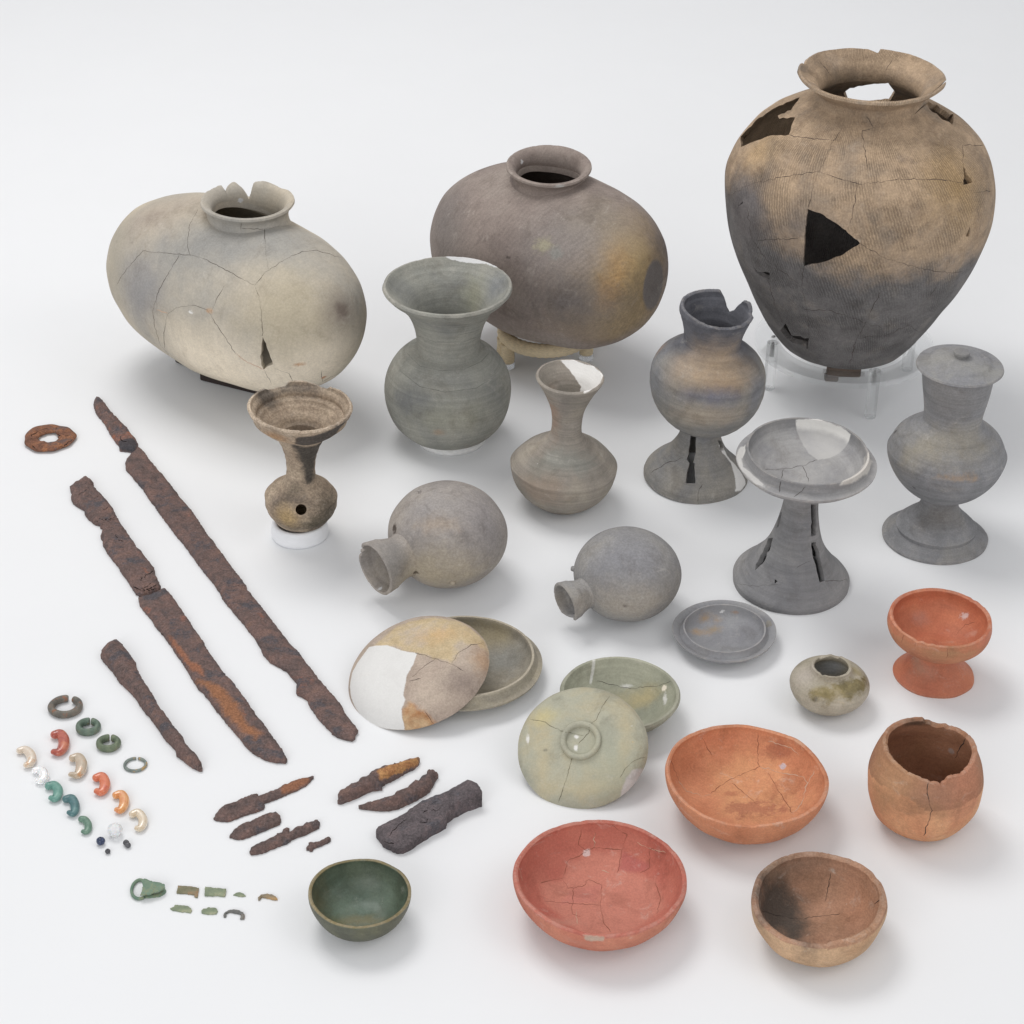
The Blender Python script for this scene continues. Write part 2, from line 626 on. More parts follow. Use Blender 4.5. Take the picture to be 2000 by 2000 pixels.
def clay(name, stops, layers=(), vscale=16, speck=.16, streak=.10, streak_sc=(5, 5, 260), grain=650, rough=.82, spec=.22,
         bump=.35, ridge=.0, paddle=None, coat=0.0, det=5, pits=0.25, stain=.27, bloom=.28, wear=.35):
    m = NT(name)
    base = m.ramp(m.noise(vscale, det, .6, dist=.4), stops)
    sp = m.noise(grain, 3, .7)
    spd = m.remap(sp, .36, .66, (1 - speck * .6) * .99, (1 + speck * .6) * .99)
    mid = m.remap(m.noise(150, 4, .65), .3, .7, 1 - speck * .3, 1 + speck * .3)
    val = m.math('MULTIPLY', spd, mid)
    stv = m.noise(1.0, 4, .7, stretch=streak_sc)
    if streak: val = m.math('MULTIPLY', val, m.remap(stv, .3, .7, 1 - streak, 1 + streak))
    col = base
    # ground-in dirt, pale mineral bloom and rubbed edges, each clay with its own amount
    off = m.n("Mapping"); off.inputs["Location"].default_value = (len(name) * .37, vscale * .11, grain * .003); m.l(m.tc.outputs["Object"], off.inputs[0]); ov = off.outputs[0]
    dirt = m.math('MULTIPLY', m.remap(m.noise(34, 7, .72, vec=ov, dist=.5), .50, .68), stain)
    pale = m.math('MULTIPLY', m.remap(m.noise(52, 7, .75, vec=ov, stretch=(1, 1, 1.6), dist=.8), .56, .70), bloom)
    scr = m.math('MULTIPLY', m.remap(m.noise(60, 3, .6, vec=ov, stretch=(1.0, 9.0, 14.0)), .70, .76), bloom * .9)
    rg = None
    for k, y in enumerate(layers):
        a = m.n("Attribute", attribute_name="mark_%d" % k)
        v = a.outputs["Fac"]
        if y['warp']:
            w = m.math('MULTIPLY', m.math('SUBTRACT', m.noise(y['wsc'], 5, .68), .5), y['warp'] * 2)
            v = m.math('ADD', v, w)
        f = m.remap(v, y['soft'], -y['soft'], 0.0, y['st'])
        c = y['col']
        if isinstance(c, list): c = m.ramp(m.noise(vscale * 1.6, 4, .6), c)
        col = m.mix(f, col, c)
        if isinstance(c, tuple) and min(c[:3]) > .60 and y['st'] > .85: val = m.mixf(m.math('MULTIPLY', f, .8), val, 1.0); dirt = m.math('MULTIPLY', dirt, m.math('SUBTRACT', 1.0, m.math('MULTIPLY', f, .8)))
        if y['rough'] is not None:
            r0 = rg if rg is not None else rough
            q = m.n("Mix", data_type='FLOAT'); m.l(f, q.inputs[0])
            if isinstance(r0, float): q.inputs[2].default_value = r0
            else: m.l(r0, q.inputs[2])
            q.inputs[3].default_value = y['rough']; rg = q.outputs[0]
    dk = m.mix(1.0, col, hx('#9b8f83'), 'MULTIPLY')
    col = m.mix(dirt, col, dk)
    col = m.mix(m.math('MAXIMUM', pale, scr), col, m.mix(.55, col, hx('#d6cfc4')))
    if wear:
        geo = m.n("NewGeometry")
        wv_ = m.math('MULTIPLY', m.remap(geo.outputs["Pointiness"], .53, .60), m.remap(m.noise(120, 4, .7), .40, .62, 0, wear))
        col = m.mix(wv_, col, m.mix(.6, col, hx('#cdc3b6')))
    cc = m.n("CombineColor"); [m.l(val, cc.inputs[i]) for i in range(3)]
    col = m.mix(1.0, col, cc.outputs[0], 'MULTIPLY')
    h = m.math('ADD', m.math('MULTIPLY', sp, .5), m.math('MULTIPLY', m.noise(190, 4, .6), .8))
    if pits:
        pt = m.remap(m.noise(260, 2, .5), .72, .80, 0, -1.0)
        h = m.math('ADD', h, m.math('MULTIPLY', pt, pits * 3))
    if ridge: h = m.math('ADD', h, m.math('MULTIPLY', stv, ridge))
    if paddle:
        a = m.n("Attribute", attribute_name="wall"); mp = m.n("Mapping"); mp.inputs["Rotation"].default_value = (0, 0, paddle[1]); m.l(a.outputs["Vector"], mp.inputs[0])
        wv = m.n("TexWave"); wv.inputs["Scale"].default_value = paddle[0]; wv.inputs["Distortion"].default_value = 3.5; wv.inputs["Detail"].default_value = 2.5; wv.inputs["Detail Scale"].default_value = 2.2
        m.l(mp.outputs[0], wv.inputs["Vector"])
        gate = m.remap(m.noise(28, 3, .6), .38, .62, .15, 1.0)
        pw = m.math('MULTIPLY', wv.outputs["Fac"], gate)
        h = m.math('ADD', h, m.math('MULTIPLY', pw, paddle[2]))
        dk = m.n("CombineColor"); pv = m.remap(pw, 0, 1, 1.0 + paddle[3] * .5, 1.0 - paddle[3]); [m.l(pv, dk.inputs[i]) for i in range(3)]
        col = m.mix(1.0, col, dk.outputs[0], 'MULTIPLY')
    m.l(col, m.b.inputs["Base Color"])
    if rg is not None: m.l(rg, m.b.inputs["Roughness"])
    else: m.b.inputs["Roughness"].default_value = rough
    m.b.inputs["Specular IOR Level"].default_value = spec
    m.b.inputs["Coat Weight"].default_value = coat
    bp = m.n("Bump"); bp.inputs["Strength"].default_value = bump; bp.inputs["Distance"].default_value = .0012
    m.l(h, bp.inputs["Height"]); m.l(bp.outputs[0], m.b.inputs["Normal"])
    return m.m


def iron(name, stops, orange=.55, ocol='#a5643c', layers=(), rough=.85, vs=70, bump=.7):
    m = NT(name)
    base = m.ramp(m.noise(vs, 6, .68, dist=.6), stops)
    o = m.remap(m.noise(38, 6, .72, dist=.8), orange, orange + .14)
    col = m.mix(m.math('MULTIPLY', o, .75), base, hx(ocol))
    b = m.remap(m.noise(42, 5, .68, stretch=(1, 1.3, 1)), .52, .66, 0, .75)
    col = m.mix(b, col, hx('#45464c'))
    fl = m.remap(m.noise(900, 2, .6), .66, .74, 0, .5)
    col = m.mix(fl, col, hx('#9a8f8c'))
    for k, y in enumerate(layers):
        a = m.n("Attribute", attribute_name="mark_%d" % k)
        w = m.math('MULTIPLY', m.math('SUBTRACT', m.noise(y['wsc'], 5, .7), .5), y['warp'] * 2)
        f = m.remap(m.math('ADD', a.outputs["Fac"], w), y['soft'], -y['soft'], 0, y['st'])
        c = y['col']
        if isinstance(c, list): c = m.ramp(m.noise(vs * 1.6, 4, .6), c)
        col = m.mix(f, col, c)
    sp = m.noise(560, 4, .75)
    v = m.remap(sp, .34, .68, .88, 1.6)
    cc = m.n("CombineColor"); [m.l(v, cc.inputs[i]) for i in range(3)]
    col = m.mix(1.0, col, cc.outputs[0], 'MULTIPLY')
    m.l(col, m.b.inputs["Base Color"]); m.b.inputs["Roughness"].default_value = rough; m.b.inputs["Specular IOR Level"].default_value = .3
    h = m.math('ADD', m.math('MULTIPLY', sp, .5), m.math('MULTIPLY', m.noise(130, 5, .7), 1.2))
    bp = m.n("Bump"); bp.inputs["Strength"].default_value = bump; bp.inputs["Distance"].default_value = .0022
    m.l(h, bp.inputs["Height"]); m.l(bp.outputs[0], m.b.inputs["Normal"])
    return m.m


def gem(name, stops, trans=.25, rough=.18, sss=.6, vs=120, alpha_ior=1.54):
    m = NT(name)
    col = m.ramp(m.noise(vs, 4, .6, dist=.5), stops)
    m.l(col, m.b.inputs["Base Color"]); m.b.inputs["Roughness"].default_value = rough
    m.b.inputs["Subsurface Weight"].default_value = sss; m.b.inputs["Subsurface Radius"].default_value = (.0016, .0013, .0011)
    m.b.inputs["Subsurface Scale"].default_value = 1.0
    m.b.inputs["Transmission Weight"].default_value = trans; m.b.inputs["IOR"].default_value = alpha_ior
    return m.m


def plain(name, col, rough=.6, spec=.3, bump=0, bs=300, stretch=None, var=.08):
    m = NT(name)
    nz = m.noise(bs, 4, .6, stretch=stretch)
    v = m.remap(nz, .3, .7, 1 - var, 1 + var)
    cc = m.n("CombineColor"); [m.l(v, cc.inputs[i]) for i in range(3)]
    m.l(m.mix(1.0, col, cc.outputs[0], 'MULTIPLY'), m.b.inputs["Base Color"])
    m.b.inputs["Roughness"].default_value = rough; m.b.inputs["Specular IOR Level"].default_value = spec
    if bump:
        bp = m.n("Bump"); bp.inputs["Strength"].default_value = bump; bp.inputs["Distance"].default_value = .001
        m.l(nz, bp.inputs["Height"]); m.l(bp.outputs[0], m.b.inputs["Normal"])
    return m.m


def acrylic(name, clear=.72, tint=(.985, .99, .99, 1)):
    m = NT(name)
    t = m.t; out = t.nodes["Material Output"]
    m.b.inputs["Base Color"].default_value = tint; m.b.inputs["Transmission Weight"].default_value = 1; m.b.inputs["IOR"].default_value = 1.49; m.b.inputs["Roughness"].default_value = .02
    tr = m.n("BsdfTransparent"); tr.inputs[0].default_value = tint
    mx = m.n("MixShader"); mx.inputs[0].default_value = 1 - clear
    m.l(tr.outputs[0], mx.inputs[1]); m.l(m.b.outputs[0], mx.inputs[2]); m.l(mx.outputs[0], out.inputs["Surface"])
    return m.m

# ================================================================== setting: the white paper sweep
def backdrop():
    prof = [(-2.2, 0.0), (2.3, 0.0)]
    for k in range(1, 17):
        a = math.pi / 2 * k / 16; prof.append((2.3 + .9 * math.sin(a), .9 * (1 - math.cos(a))))
    prof.append((3.2, 3.0))
    V, Q = [], []
    for y, z in prof:
        V += [(-3.0, y, z), (3.0, y, z)]
    for i in range(len(prof) - 1): Q.append((2 * i, 2 * i + 1, 2 * i + 3, 2 * i + 2))
    o = link("backdrop_paper", mk_mesh("backdrop_paper", V, np.array(Q)), plain("white_paper", (.80, .81, .82, 1), .9, .1, 0, 8, var=.004))
    o["kind"] = "structure"


backdrop()

M_SEAM = plain("joint_filler_dark", hx('#463e39'), .9, .1)
M_SEAM_L = plain("joint_filler_pale", hx('#c9a890'), .9, .1)
M_SEAM_R = plain("joint_filler_red", hx('#84523f'), .9, .1)
WHITE = hx('#e4e2de')
M_CORE = plain("broken_clay_core", hx('#9a8a7a'), .95, .1, .5, 500, var=.12)


def pot(name, label, cat, base, parts, mat, layers=(), lean=(0, 0), seams=(), group=None, marks_on=None):
    """a vessel: an Empty at its base and its walls as parts (single walls stay one mesh)"""
    if len(base) == 2: b, ax = axis_frame(base, 0, lean)
    else:
        b = np.array(base, float); _, ax = axis_frame((1000, 1000), 0, lean)
    root = empty(name, b, rot_from_axis(ax))
    tag(root, label, cat, group)
    made = []
    for k, p in enumerate(parts):
        kind = p.get('kind', 'wall'); n = p.get('n', 150)
        seed = p.get('seed', 11 + 7 * k + len(label))
        if kind == 'prof': prof = p['rows']
        else: prof = rows_to_profile(b, ax, p['rows'])
        if p.get('full'):
            V, Q, T = lathe_full(prof, n, p.get('ds', .002), p.get('wob', .0005), seed, closed=p.get('closed', False))
        else:
            V, Q, T = lathe(prof, p.get('thick', .005), n, p.get('ds', .0022), jag_fn(p.get('cut'), p.get('jag', .35), seed), p.get('wob', .0006), seed,
                            open_base=p.get('open', False), ridge=p.get('ridge', 0), tbase=p.get('tbase', 1.15))
        o = link(p['name'], mk_mesh(p['name'], V, Q, T), None, root)
        if p.get('holes'):
            carve(o, *prism_cutter(Surf(o), p['holes'], p.get('out', .02), p.get('inn', .012)), brk=p.get('core', True))
        if p.get('split'):
            zs = [rows_to_profile(b, ax, [(y, 1)])[0][1] for y in p['split'][0]]
            q = split_by(o, lambda c, zs=zs: np.searchsorted(np.array(zs), c[:, 2]), p['split'][1], root)
            made += q
        else: made.append(o)
    m = clay("fired_clay_" + name, mat.pop('stops'), layers, **mat) if isinstance(mat, dict) else mat
    for o in made:
        sharpen(o.data); dress(o, m)
    apply_layers(made, layers)
    if seams:
        s = Surf(*made)
        for j, sm in enumerate(seams):
            seam(root, s, sm[0], sm[1], sm[2], seed=5 + j, jit=sm[3] if len(sm) > 3 else 1.0)
    return root, made


def flatten_single(root, made):
    """a pot whose wall is one piece is one mesh: the wall itself carries the label"""
    o = made[0]
    kids = [c for c in root.children if c is not o]
    for k in ("label", "category", "group"):
        if k in root: o[k] = root[k]
    M = Matrix(npmat(o).tolist()); o.parent = None; o.matrix_basis = M
    for c in kids: c.parent = o
    nm = root.name
    bpy.data.objects.remove(root); o.name = nm; o.data.name = nm
    return o


# ================================================================== large storage jar and its stand
jar_layers = [
    ly(('fn', lambda L: L[:, 2] - .207 + .008 * np.sin(np.arctan2(L[:, 1], L[:, 0]) * 3 + .8) + .028 * np.clip(L[:, 0] / .15, -1, 1)), [(.3, hx('#676463')), (.55, hx('#716e6d')), (.75, hx('#7d7771'))], .022, .035, 26),
    ly(('blob', (1455, 405), 62, 70), hx('#6d6867'), .02, .02, 30),
    ly(('blob', (1560, 440), 60, 30), hx('#6f6a68'), .02, .02, 30, .8),
    ly(('blob', (1870, 370), 50, 55), hx('#b08f5c'), .03, .03, 26, .65),
    ly(('blob', (1480, 300), 50, 34), hx('#b39468'), .02, .02, 26, .5),
    ly(('blob', (1690, 172), 70, 18), hx('#6b655f'), .02, .015, 40, .6),
    ly(('blob', (1840, 640), 40, 70), hx('#7a6d62'), .03, .03, 30, .6),
]
root, made = pot("storage_jar", "large wide-shouldered jar, tan above and dark grey below, with a triangular gap in its side", "jar",
    (1638, 764),
    [dict(name="body", rows=[(669, 0), (668.5, 104), (664, 119), (655, 130), (600, 172), (528, 215), (446, 249), (375, 261.5), (325, 257), (285, 238), (250, 204), (222, 158), (203, 123), (190, 108), (177, 109), (162, 128), (150, 144)],
          thick=.0052, n=300, ds=.0022, wob=.0011, jag=.25, cut=[(0, 0), (68, 0), (76, 0), (77, 5), (86, 1), (100, 0), (130, 0), (150, 2), (156, 4), (158, 6), (159, 1), (175, 0)],
          holes=[dict(p=[(1577, 408), (1609, 420), (1640, 441), (1680, 475), (1646, 498), (1610, 512), (1570, 520), (1571, 460)], n=(-.28, -.9, .30), inn=.02, out=.03),
                 dict(p=[(1700, 290), (1830, 300), (1840, 390), (1710, 400)], skip=2.42, out=.03, inn=.03),  # unseen hole in the back wall, added to let light into the jar
                 dict(p=[(1648, 182), (1660, 172), (1700, 165), (1735, 162), (1748, 180), (1735, 202), (1690, 208), (1655, 202)], skip=2.31, out=.03, inn=.03),
                 dict(p=[(1447, 287), (1447, 266), (1482, 230), (1522, 206), (1562, 190), (1545, 215), (1519, 226), (1522, 232), (1553, 229), (1546, 245), (1541, 263), (1500, 266)], n=(-.25, -.85, .45), out=.05, inn=.02),
                 [(1806, 196), (1830, 205), (1856, 224), (1862, 222), (1860, 244), (1835, 228), (1815, 212)],
                 [(1881, 325), (1899, 356), (1882, 361)],
                 [(1896, 440), (1893, 462), (1886, 462)],
                 [(1470, 518), (1480, 530), (1503, 533), (1503, 546), (1488, 541), (1478, 534)],
                 [(1534, 632), (1546, 655), (1580, 660), (1577, 684), (1570, 675), (1545, 668), (1531, 655), (1524, 645)],
                 [(1440, 404), (1451, 393), (1451, 397)]],
          inn=.016, out=.03,
          split=([196], ["body", "neck"]))],
    dict(stops=[(.30, hx('#8f7f6e')), (.48, hx('#a68f76')), (.62, hx('#b39a7e')), (.75, hx('#9a8775'))], vscale=22, bloom=.15, stain=.3, speck=.2, streak=.05, paddle=(110, .32, 1.6, .22), bump=.55, grain=520),
    jar_layers,
    seams=[([[(1690, 226), (1708, 250), (1684, 255), (1690, 305), (1695, 330)],
             [(1541, 263), (1580, 270), (1630, 274), (1640, 258)],
             [(1629, 272), (1613, 310), (1598, 336), (1587, 370), (1578, 408)],
             [(1419, 384), (1470, 358), (1530, 345), (1597, 335)],
             [(1598, 336), (1680, 360), (1760, 350), (1840, 351), (1880, 357)],
             [(1880, 283), (1881, 325)], [(1880, 283), (1925, 284)], [(1899, 378), (1938, 372)],
             [(1680, 475), (1730, 505), (1790, 522), (1850, 533), (1880, 530)],
             [(1674, 360), (1668, 400), (1660, 440)],
             [(1570, 520), (1565, 560), (1578, 610), (1580, 660)],
             [(1460, 410), (1470, 470), (1500, 510), (1560, 555)],
             [(1500, 546), (1515, 600), (1530, 632)],
             [(1720, 570), (1690, 630), (1672, 665), (1660, 710)],
             [(1676, 660), (1730, 655), (1775, 635), (1795, 648)],
             [(1830, 560), (1815, 580)], [(1570, 604), (1620, 606), (1660, 620), (1720, 640)],
             [(1728, 140), (1742, 118)], [(1600, 118), (1625, 150)], [(1560, 465), (1480, 470)]], M_SEAM, .0007)])

M_ACR = acrylic("clear_acrylic", .74)
M_ACR2 = acrylic("clear_acrylic_rod", .35)
M_STEEL = plain("steel", (.45, .45, .45, 1), .35, .5)
_b, _ = axis_frame((1638, 764))
st = empty("acrylic_stand", _b); tag(st, "clear acrylic ring table on round legs under the large jar", "stand")
ZD = .0605
me = mk_mesh("ring_plate", *lathe_full([(.0672, ZD - .006), (.0672, ZD, 'c'), (.0915, ZD, 'c'), (.0915, ZD - .006, 'c'), (.0672, ZD - .006)], 128, .004, 0, 1, closed=True)[:2]); sharpen(me)
link("ring_plate", me, M_ACR, st)
for px in ((1502, 758), (1699, 814), (1771, 722), (1576, 668)):
    q = at(*px) - _b
    V, Q, T = lathe_full([(0, .0), (.0058, 0, 'c'), (.0061, .0006, 'c'), (.0061, ZD - .0065, 'c'), (0, ZD - .0065)], 28, .004, 0, 1)
    me = mk_mesh("leg", V, Q, T); sharpen(me); l_ = link("leg", me, M_ACR2, st); l_.location = q
    V, Q, T = lathe_full([(0, ZD + .0002), (.0022, ZD + .0002, 'c'), (.002, ZD + .0012), (0, ZD + .0016)], 16, .001, 0, 1)
    s_ = link("screw", mk_mesh("screw", V, Q, T), M_STEEL, l_)
    V, Q, T = lathe_full([(0, ZD - .022), (.0016, ZD - .022, 'c'), (.0016, ZD - .0066, 'c'), (0, ZD - .0066)], 10, .004, 0, 1)
    link("screw_shank", mk_mesh("screw_shank", V, Q, T), M_STEEL, l_)


def box_mesh(name, sx, sy, sz, bev=.001):
    import bmesh
    bm = bmesh.new(); bmesh.ops.create_cube(bm, size=1.0)
    bmesh.ops.scale(bm, vec=(sx, sy, sz), verts=bm.verts)
    bmesh.ops.bevel(bm, geom=bm.edges[:], offset=bev, segments=2, affect='EDGES')
    me = bpy.data.meshes.new(name); bm.to_mesh(me); bm.free(); return me


M_CORK = plain("brown_cork", hx('#6d5f55'), .9, .1, .3, 400)
wq = at(1648, 722, .044) - _b
w = link("support_wedge", box_mesh("support_wedge", .034, .012, .012), M_CORK, st); w.location = wq
w = link("support_wedge", box_mesh("support_wedge", .014, .010, .006), M_CORK, st); w.location = wq + np.array([-.012, 0, -.009])


# ================================================================== barrel jars
def barrel(name, label, C, phi, el, L, R, n_, m_, asym, neck_rows, mat, layers, seams, holes=(), neck_cut=None, neck_lean=(0, 0), thick=.006, hole_r=.036, neck_jag=.3, neck_dx=0.0, flat=1.0):
    C = np.array(C); g = np.array([C[0], C[1], 0])
    root = empty(name, g); tag(root, label, "jar", "barrel jars with a flaring mouth")
    a = np.array([math.cos(phi) * math.cos(el), -math.sin(phi) * math.cos(el), -math.sin(el)])

    def shell(d):
        t = np.sin(np.linspace(-math.pi / 2, math.pi / 2, 110)[1:-1])
        r = R * (1 - np.abs(t) ** n_) ** (1 / m_) * (1 + asym * t)
        return np.stack([r * (R - d) / R, np.minimum(t, flat + (t - flat) * .18) * (L - d)], 1)
    q = Vector((0, 0, 1)).rotation_difference(Vector(a)).to_matrix()
    VV, QQ, TT, off = [], [], [], 0
    for d, flip in ((0, False), (thick, True)):
        c = shell(d)
        V, Q, T = revolve(lambda i, th, c=c: (np.full(len(th), c[i, 0]), np.full(len(th), c[i, 1])), len(c), 220, .0009, 21)
        if flip: Q = Q[:, ::-1]; T = T[:, ::-1]
        VV.append(V); QQ.append(Q + off); TT.append(T + off); off += len(V)
    o = link("body", mk_mesh("body", np.vstack(VV), np.vstack(QQ), np.vstack(TT)), None, root)
    o.matrix_basis = Matrix.Translation(Vector((0, 0, C[2]))) @ q.to_4x4()
    # mouth opening and lost sherds
    th = np.linspace(0, 2 * math.pi, 40, endpoint=False)
    top = C[2] + R
    Vc = [(C[0] + neck_dx + hole_r * math.cos(x), C[1] + hole_r * math.sin(x), z) for z in (C[2] + R * .55, top + .02) for x in th]
    k = np.arange(40); Qc = np.stack([k, (k + 1) % 40, 40 + (k + 1) % 40, 40 + k], 1)
    Vc += [(C[0] + neck_dx, C[1], C[2] + R * .55), (C[0] + neck_dx, C[1], top + .02)]
    Tc = np.vstack([np.stack([(k + 1) % 40, k, np.full(40, 80)], 1), np.stack([40 + k, 40 + (k + 1) % 40, np.full(40, 81)], 1)])
    carve(o, np.array(Vc), Qc, Tc)
    if holes: carve(o, *prism_cutter(Surf(o), holes, .02, .012), brk=True)
    _, ax = axis_frame((1000, 1000), 0, neck_lean)
    prof = rows_to_profile(np.array([C[0] + neck_dx, C[1], 0]), np.array([0, 0, 1.0]), neck_rows)
    # the foot of the neck runs down into the curve of the shoulder
    V, Q, T = lathe(prof, .0048, 170, .0018, jag_fn(neck_cut, neck_jag, 31), .0006, 9, open_base=True)
    rad = np.hypot(V[:, 0], V[:, 1])
    acr = -(V[:, 0] + neck_dx) * math.sin(phi) - V[:, 1] * math.cos(phi)          # across the barrel
    drop = R - np.sqrt(np.maximum(R * R - acr ** 2, 0))
    z0, z1 = prof[0][1], prof[0][1] + .014
    V[:, 2] -= drop * np.clip((z1 - V[:, 2]) / (z1 - z0), 0, 1)
    V = (V - np.array([0, 0, z0])) @ np.array(rot_from_axis(ax)).T + np.array([0, 0, z0])
    V[:, 0] += neck_dx
    nk = link("neck", mk_mesh("neck", V, Q, T), None, root)
    m = clay("fired_clay_" + name, mat.pop('stops'), layers, **mat)
    for x in (o, nk):
        sharpen(x.data); dress(x, m)
    apply_layers([o, nk], layers)
    s = Surf(o, nk)
    for j, sm in enumerate(seams): seam(root, s, sm[0], sm[1], sm[2], seed=15 + j)
    return root


LC = (-.2847, .2256, .1150)
barrel("barrel_jar", "pale grey and cream barrel-shaped jar with a broken toothed rim, mended from sherds", LC, .6884, -.0073, .1543, .0889, 2.35, 2.42, .012,
    [(420, 86), (413, 80), (406, 80), (399, 86), (394, 92.5)],
    dict(stops=[(.32, hx('#aca79d')), (.5, hx('#bab1a1')), (.68, hx('#c5b9a4'))], stain=.2, vscale=12, speck=.1, streak=.03, bump=.25, grain=520),
    [ly(('blob', (430, 720), 190, 75), hx('#ecdfc8'), .03, .02, 20, .9),
     ly(('blob', (600, 720), 110, 60), hx('#e6dac5'), .03, .02, 20, .9),
     ly(('blob', (410, 470), 190, 60), hx('#8f8f8d'), .03, .03, 18, .85),
     ly(('blob', (270, 560), 60, 70), hx('#8d8c8e'), .025, .02, 22, .75),
     ly(('blob', (300, 420), 90, 45), hx('#a3968a'), .03, .02, 25, .8),
     ly(('blob', (225, 470), 22, 90), hx('#a9a08e'), .02, .01, 25, .7),
     ly(('blob', (560, 620), 90, 80), hx('#b3a88f'), .03, .03, 25, .7),
     ly(('blob', (668, 610), 40, 34), hx('#8f857a'), .02, .012, 50, .8),
     ly(('blob', (668, 606), 18, 15), hx('#75685f'), .005, .006, 120, .8),
     ly(('blob', (510, 350), 90, 40), hx('#857f76'), .02, .02, 40, .5),
     ly(('blob', (585, 712), 8, 4), hx('#b88a62'), .002, .003, 200, .8), ly(('blob', (632, 737), 6, 5), hx('#b98560'), .001, .002, 200, .9),
     ly(('blob', (409, 607), 8, 5), hx('#c79b70'), .002, .002, 200, .8), ly(('blob', (372, 610), 7, 4), WHITE, .001, .004, 200, .9),
     ly(('blob', (470, 391), 7, 5), hx('#d8d8d8'), .0006, .002, 300, .9), ly(('blob', (430, 419), 6, 4), hx('#bd9170'), .001, .002, 200, .8)],
    [([[(386, 409), (370, 440), (366, 480), (371, 498)], [(228, 556), (250, 522), (279, 490), (320, 494), (371, 498), (400, 506), (450, 532), (498, 557)],
       [(350, 498), (325, 540), (307, 575), (299, 605), (302, 640), (312, 670), (321, 683), (340, 705)],
       [(327, 614), (320, 650), (321, 680)], [(327, 614), (345, 600), (380, 596), (405, 605), (412, 615), (430, 645), (460, 690)],
       [(412, 612), (425, 580), (440, 556)], [(498, 557), (520, 530), (560, 505), (590, 491), (620, 489), (668, 504)],
       [(517, 447), (518, 470), (520, 500), (524, 527)], [(498, 557), (508, 590), (512, 640), (513, 660)], [(516, 722), (530, 750)], [(537, 720), (565, 730), (572, 745)],
       [(470, 448), (472, 430), (458, 422)], [(472, 447), (517, 447), (550, 440)], [(628, 725), (630, 745), (668, 725)]], M_SEAM, .00055),
     ([[(460, 690), (480, 705), (514, 722)], [(305, 605), (328, 612)]], M_SEAM_L, .0011)],
    holes=[[(513, 658), (524, 685), (533, 712), (522, 716), (515, 722), (510, 712), (510, 690)]],
    neck_cut=[(20, 0), (35, .5), (45, 2.5), (60, 1.5), (75, 0), (84, .5), (87, 2), (91, 8), (95, 11.5), (105, 6), (113, .5), (116, .5), (124, 4), (131, 8), (132.5, 0), (140, .8), (152, .5), (180, 0)], neck_jag=.5, neck_dx=.0185)

M_BLACKWOOD = plain("dark_wood", hx('#3a3230'), .7, .2, .2, 200)
g = at(372, 700)
lr = empty("wooden_rest", (LC[0], LC[1], 0)); tag(lr, "low dark wooden rest showing a corner under the pale barrel jar", "stand")
for px, ln in (((394, 713), .052), ((536, 742), .05)):
    q = at(*px) - np.array([LC[0], LC[1], 0])
    bx = link("bearer", box_mesh("bearer", ln, .03, .030, .0015), M_BLACKWOOD, lr); bx.location = (q[0], q[1], .0151); bx.rotation_euler = (0, 0, -.6884)
bx = link("cross_bar", box_mesh("cross_bar", .09, .012, .008, .001), M_BLACKWOOD, lr); bx.location = (0, .006, .0045); bx.rotation_euler = (0, 0, -.42)

MC = (.0317, .3079, .122)
barrel("barrel_jar", "brownish barrel-shaped jar with a whole rim and a dark disc on its golden end", MC, .6591, -.0365, .1343, .0897, 2.337, 2.343, .02,
    [(352, 80), (345, 75), (338, 72), (331, 76), (325, 84)],
    dict(stops=[(.32, hx('#7f736d')), (.5, hx('#92857d')), (.68, hx('#9c9087'))], vscale=14, speck=.15, streak=.03, bump=.3, grain=620, paddle=(60, 1.1, .35, .05)),
    [ly(('blob', (1200, 600), 120, 90), hx('#a58f6c'), .03, .03, 22, .75),
     ly(('blob', (1235, 545), 62, 110), hx('#b59b6e'), .025, .02, 30, .85),
     ly(('blob', (1205, 520), 26, 40), hx('#bd965f'), .012, .012, 60, .7),
     ly(('blob', (1190, 575), 22, 26), hx('#bb9158'), .012, .012, 60, .7),
     ly(('blob', (1235, 600), 45, 60), hx('#7a6a52'), .02, .05, 160, .5),
     ly(('blob', (1110, 590), 90, 50), hx('#6f6a6b'), .03, .02, 24, .85),
     ly(('blob', (1100, 470), 80, 60), hx('#8a8480'), .03, .02, 24, .6),
     ly(('blob', (1180, 420), 60, 50), hx('#8f8577'), .03, .03, 30, .6),
     ly(('blob', (870, 440), 35, 90), hx('#817a76'), .02, .01, 24, .8),
     ly(('blob', (1276, 557), 25, 53), hx('#78716d'), .0016, .0012, 90, 1),
     ly(('blob', (1062, 480), 19, 13), hx('#a39c84'), .004, .010, 160, .85),
     ly(('blob', (1084, 494), 14, 11), hx('#8d8c86'), .004, .010, 160, .8),
     ly(('blob', (1020, 316), 8, 4), hx('#d5d5d5'), .0006, .003, 300, .8), ly(('blob', (993, 502), 6, 5), hx('#3f3735'), .001, .003, 200, .7),
     ly(('blob', (1095, 364), 16, 3), hx('#b8b8b4'), .001, .002, 200, .7)],
    [], hole_r=.0315, flat=.955, neck_lean=(0, .07), neck_cut=[(240, 0), (262, .4), (272, 1.2), (300, .6), (320, 0)], neck_jag=.2)

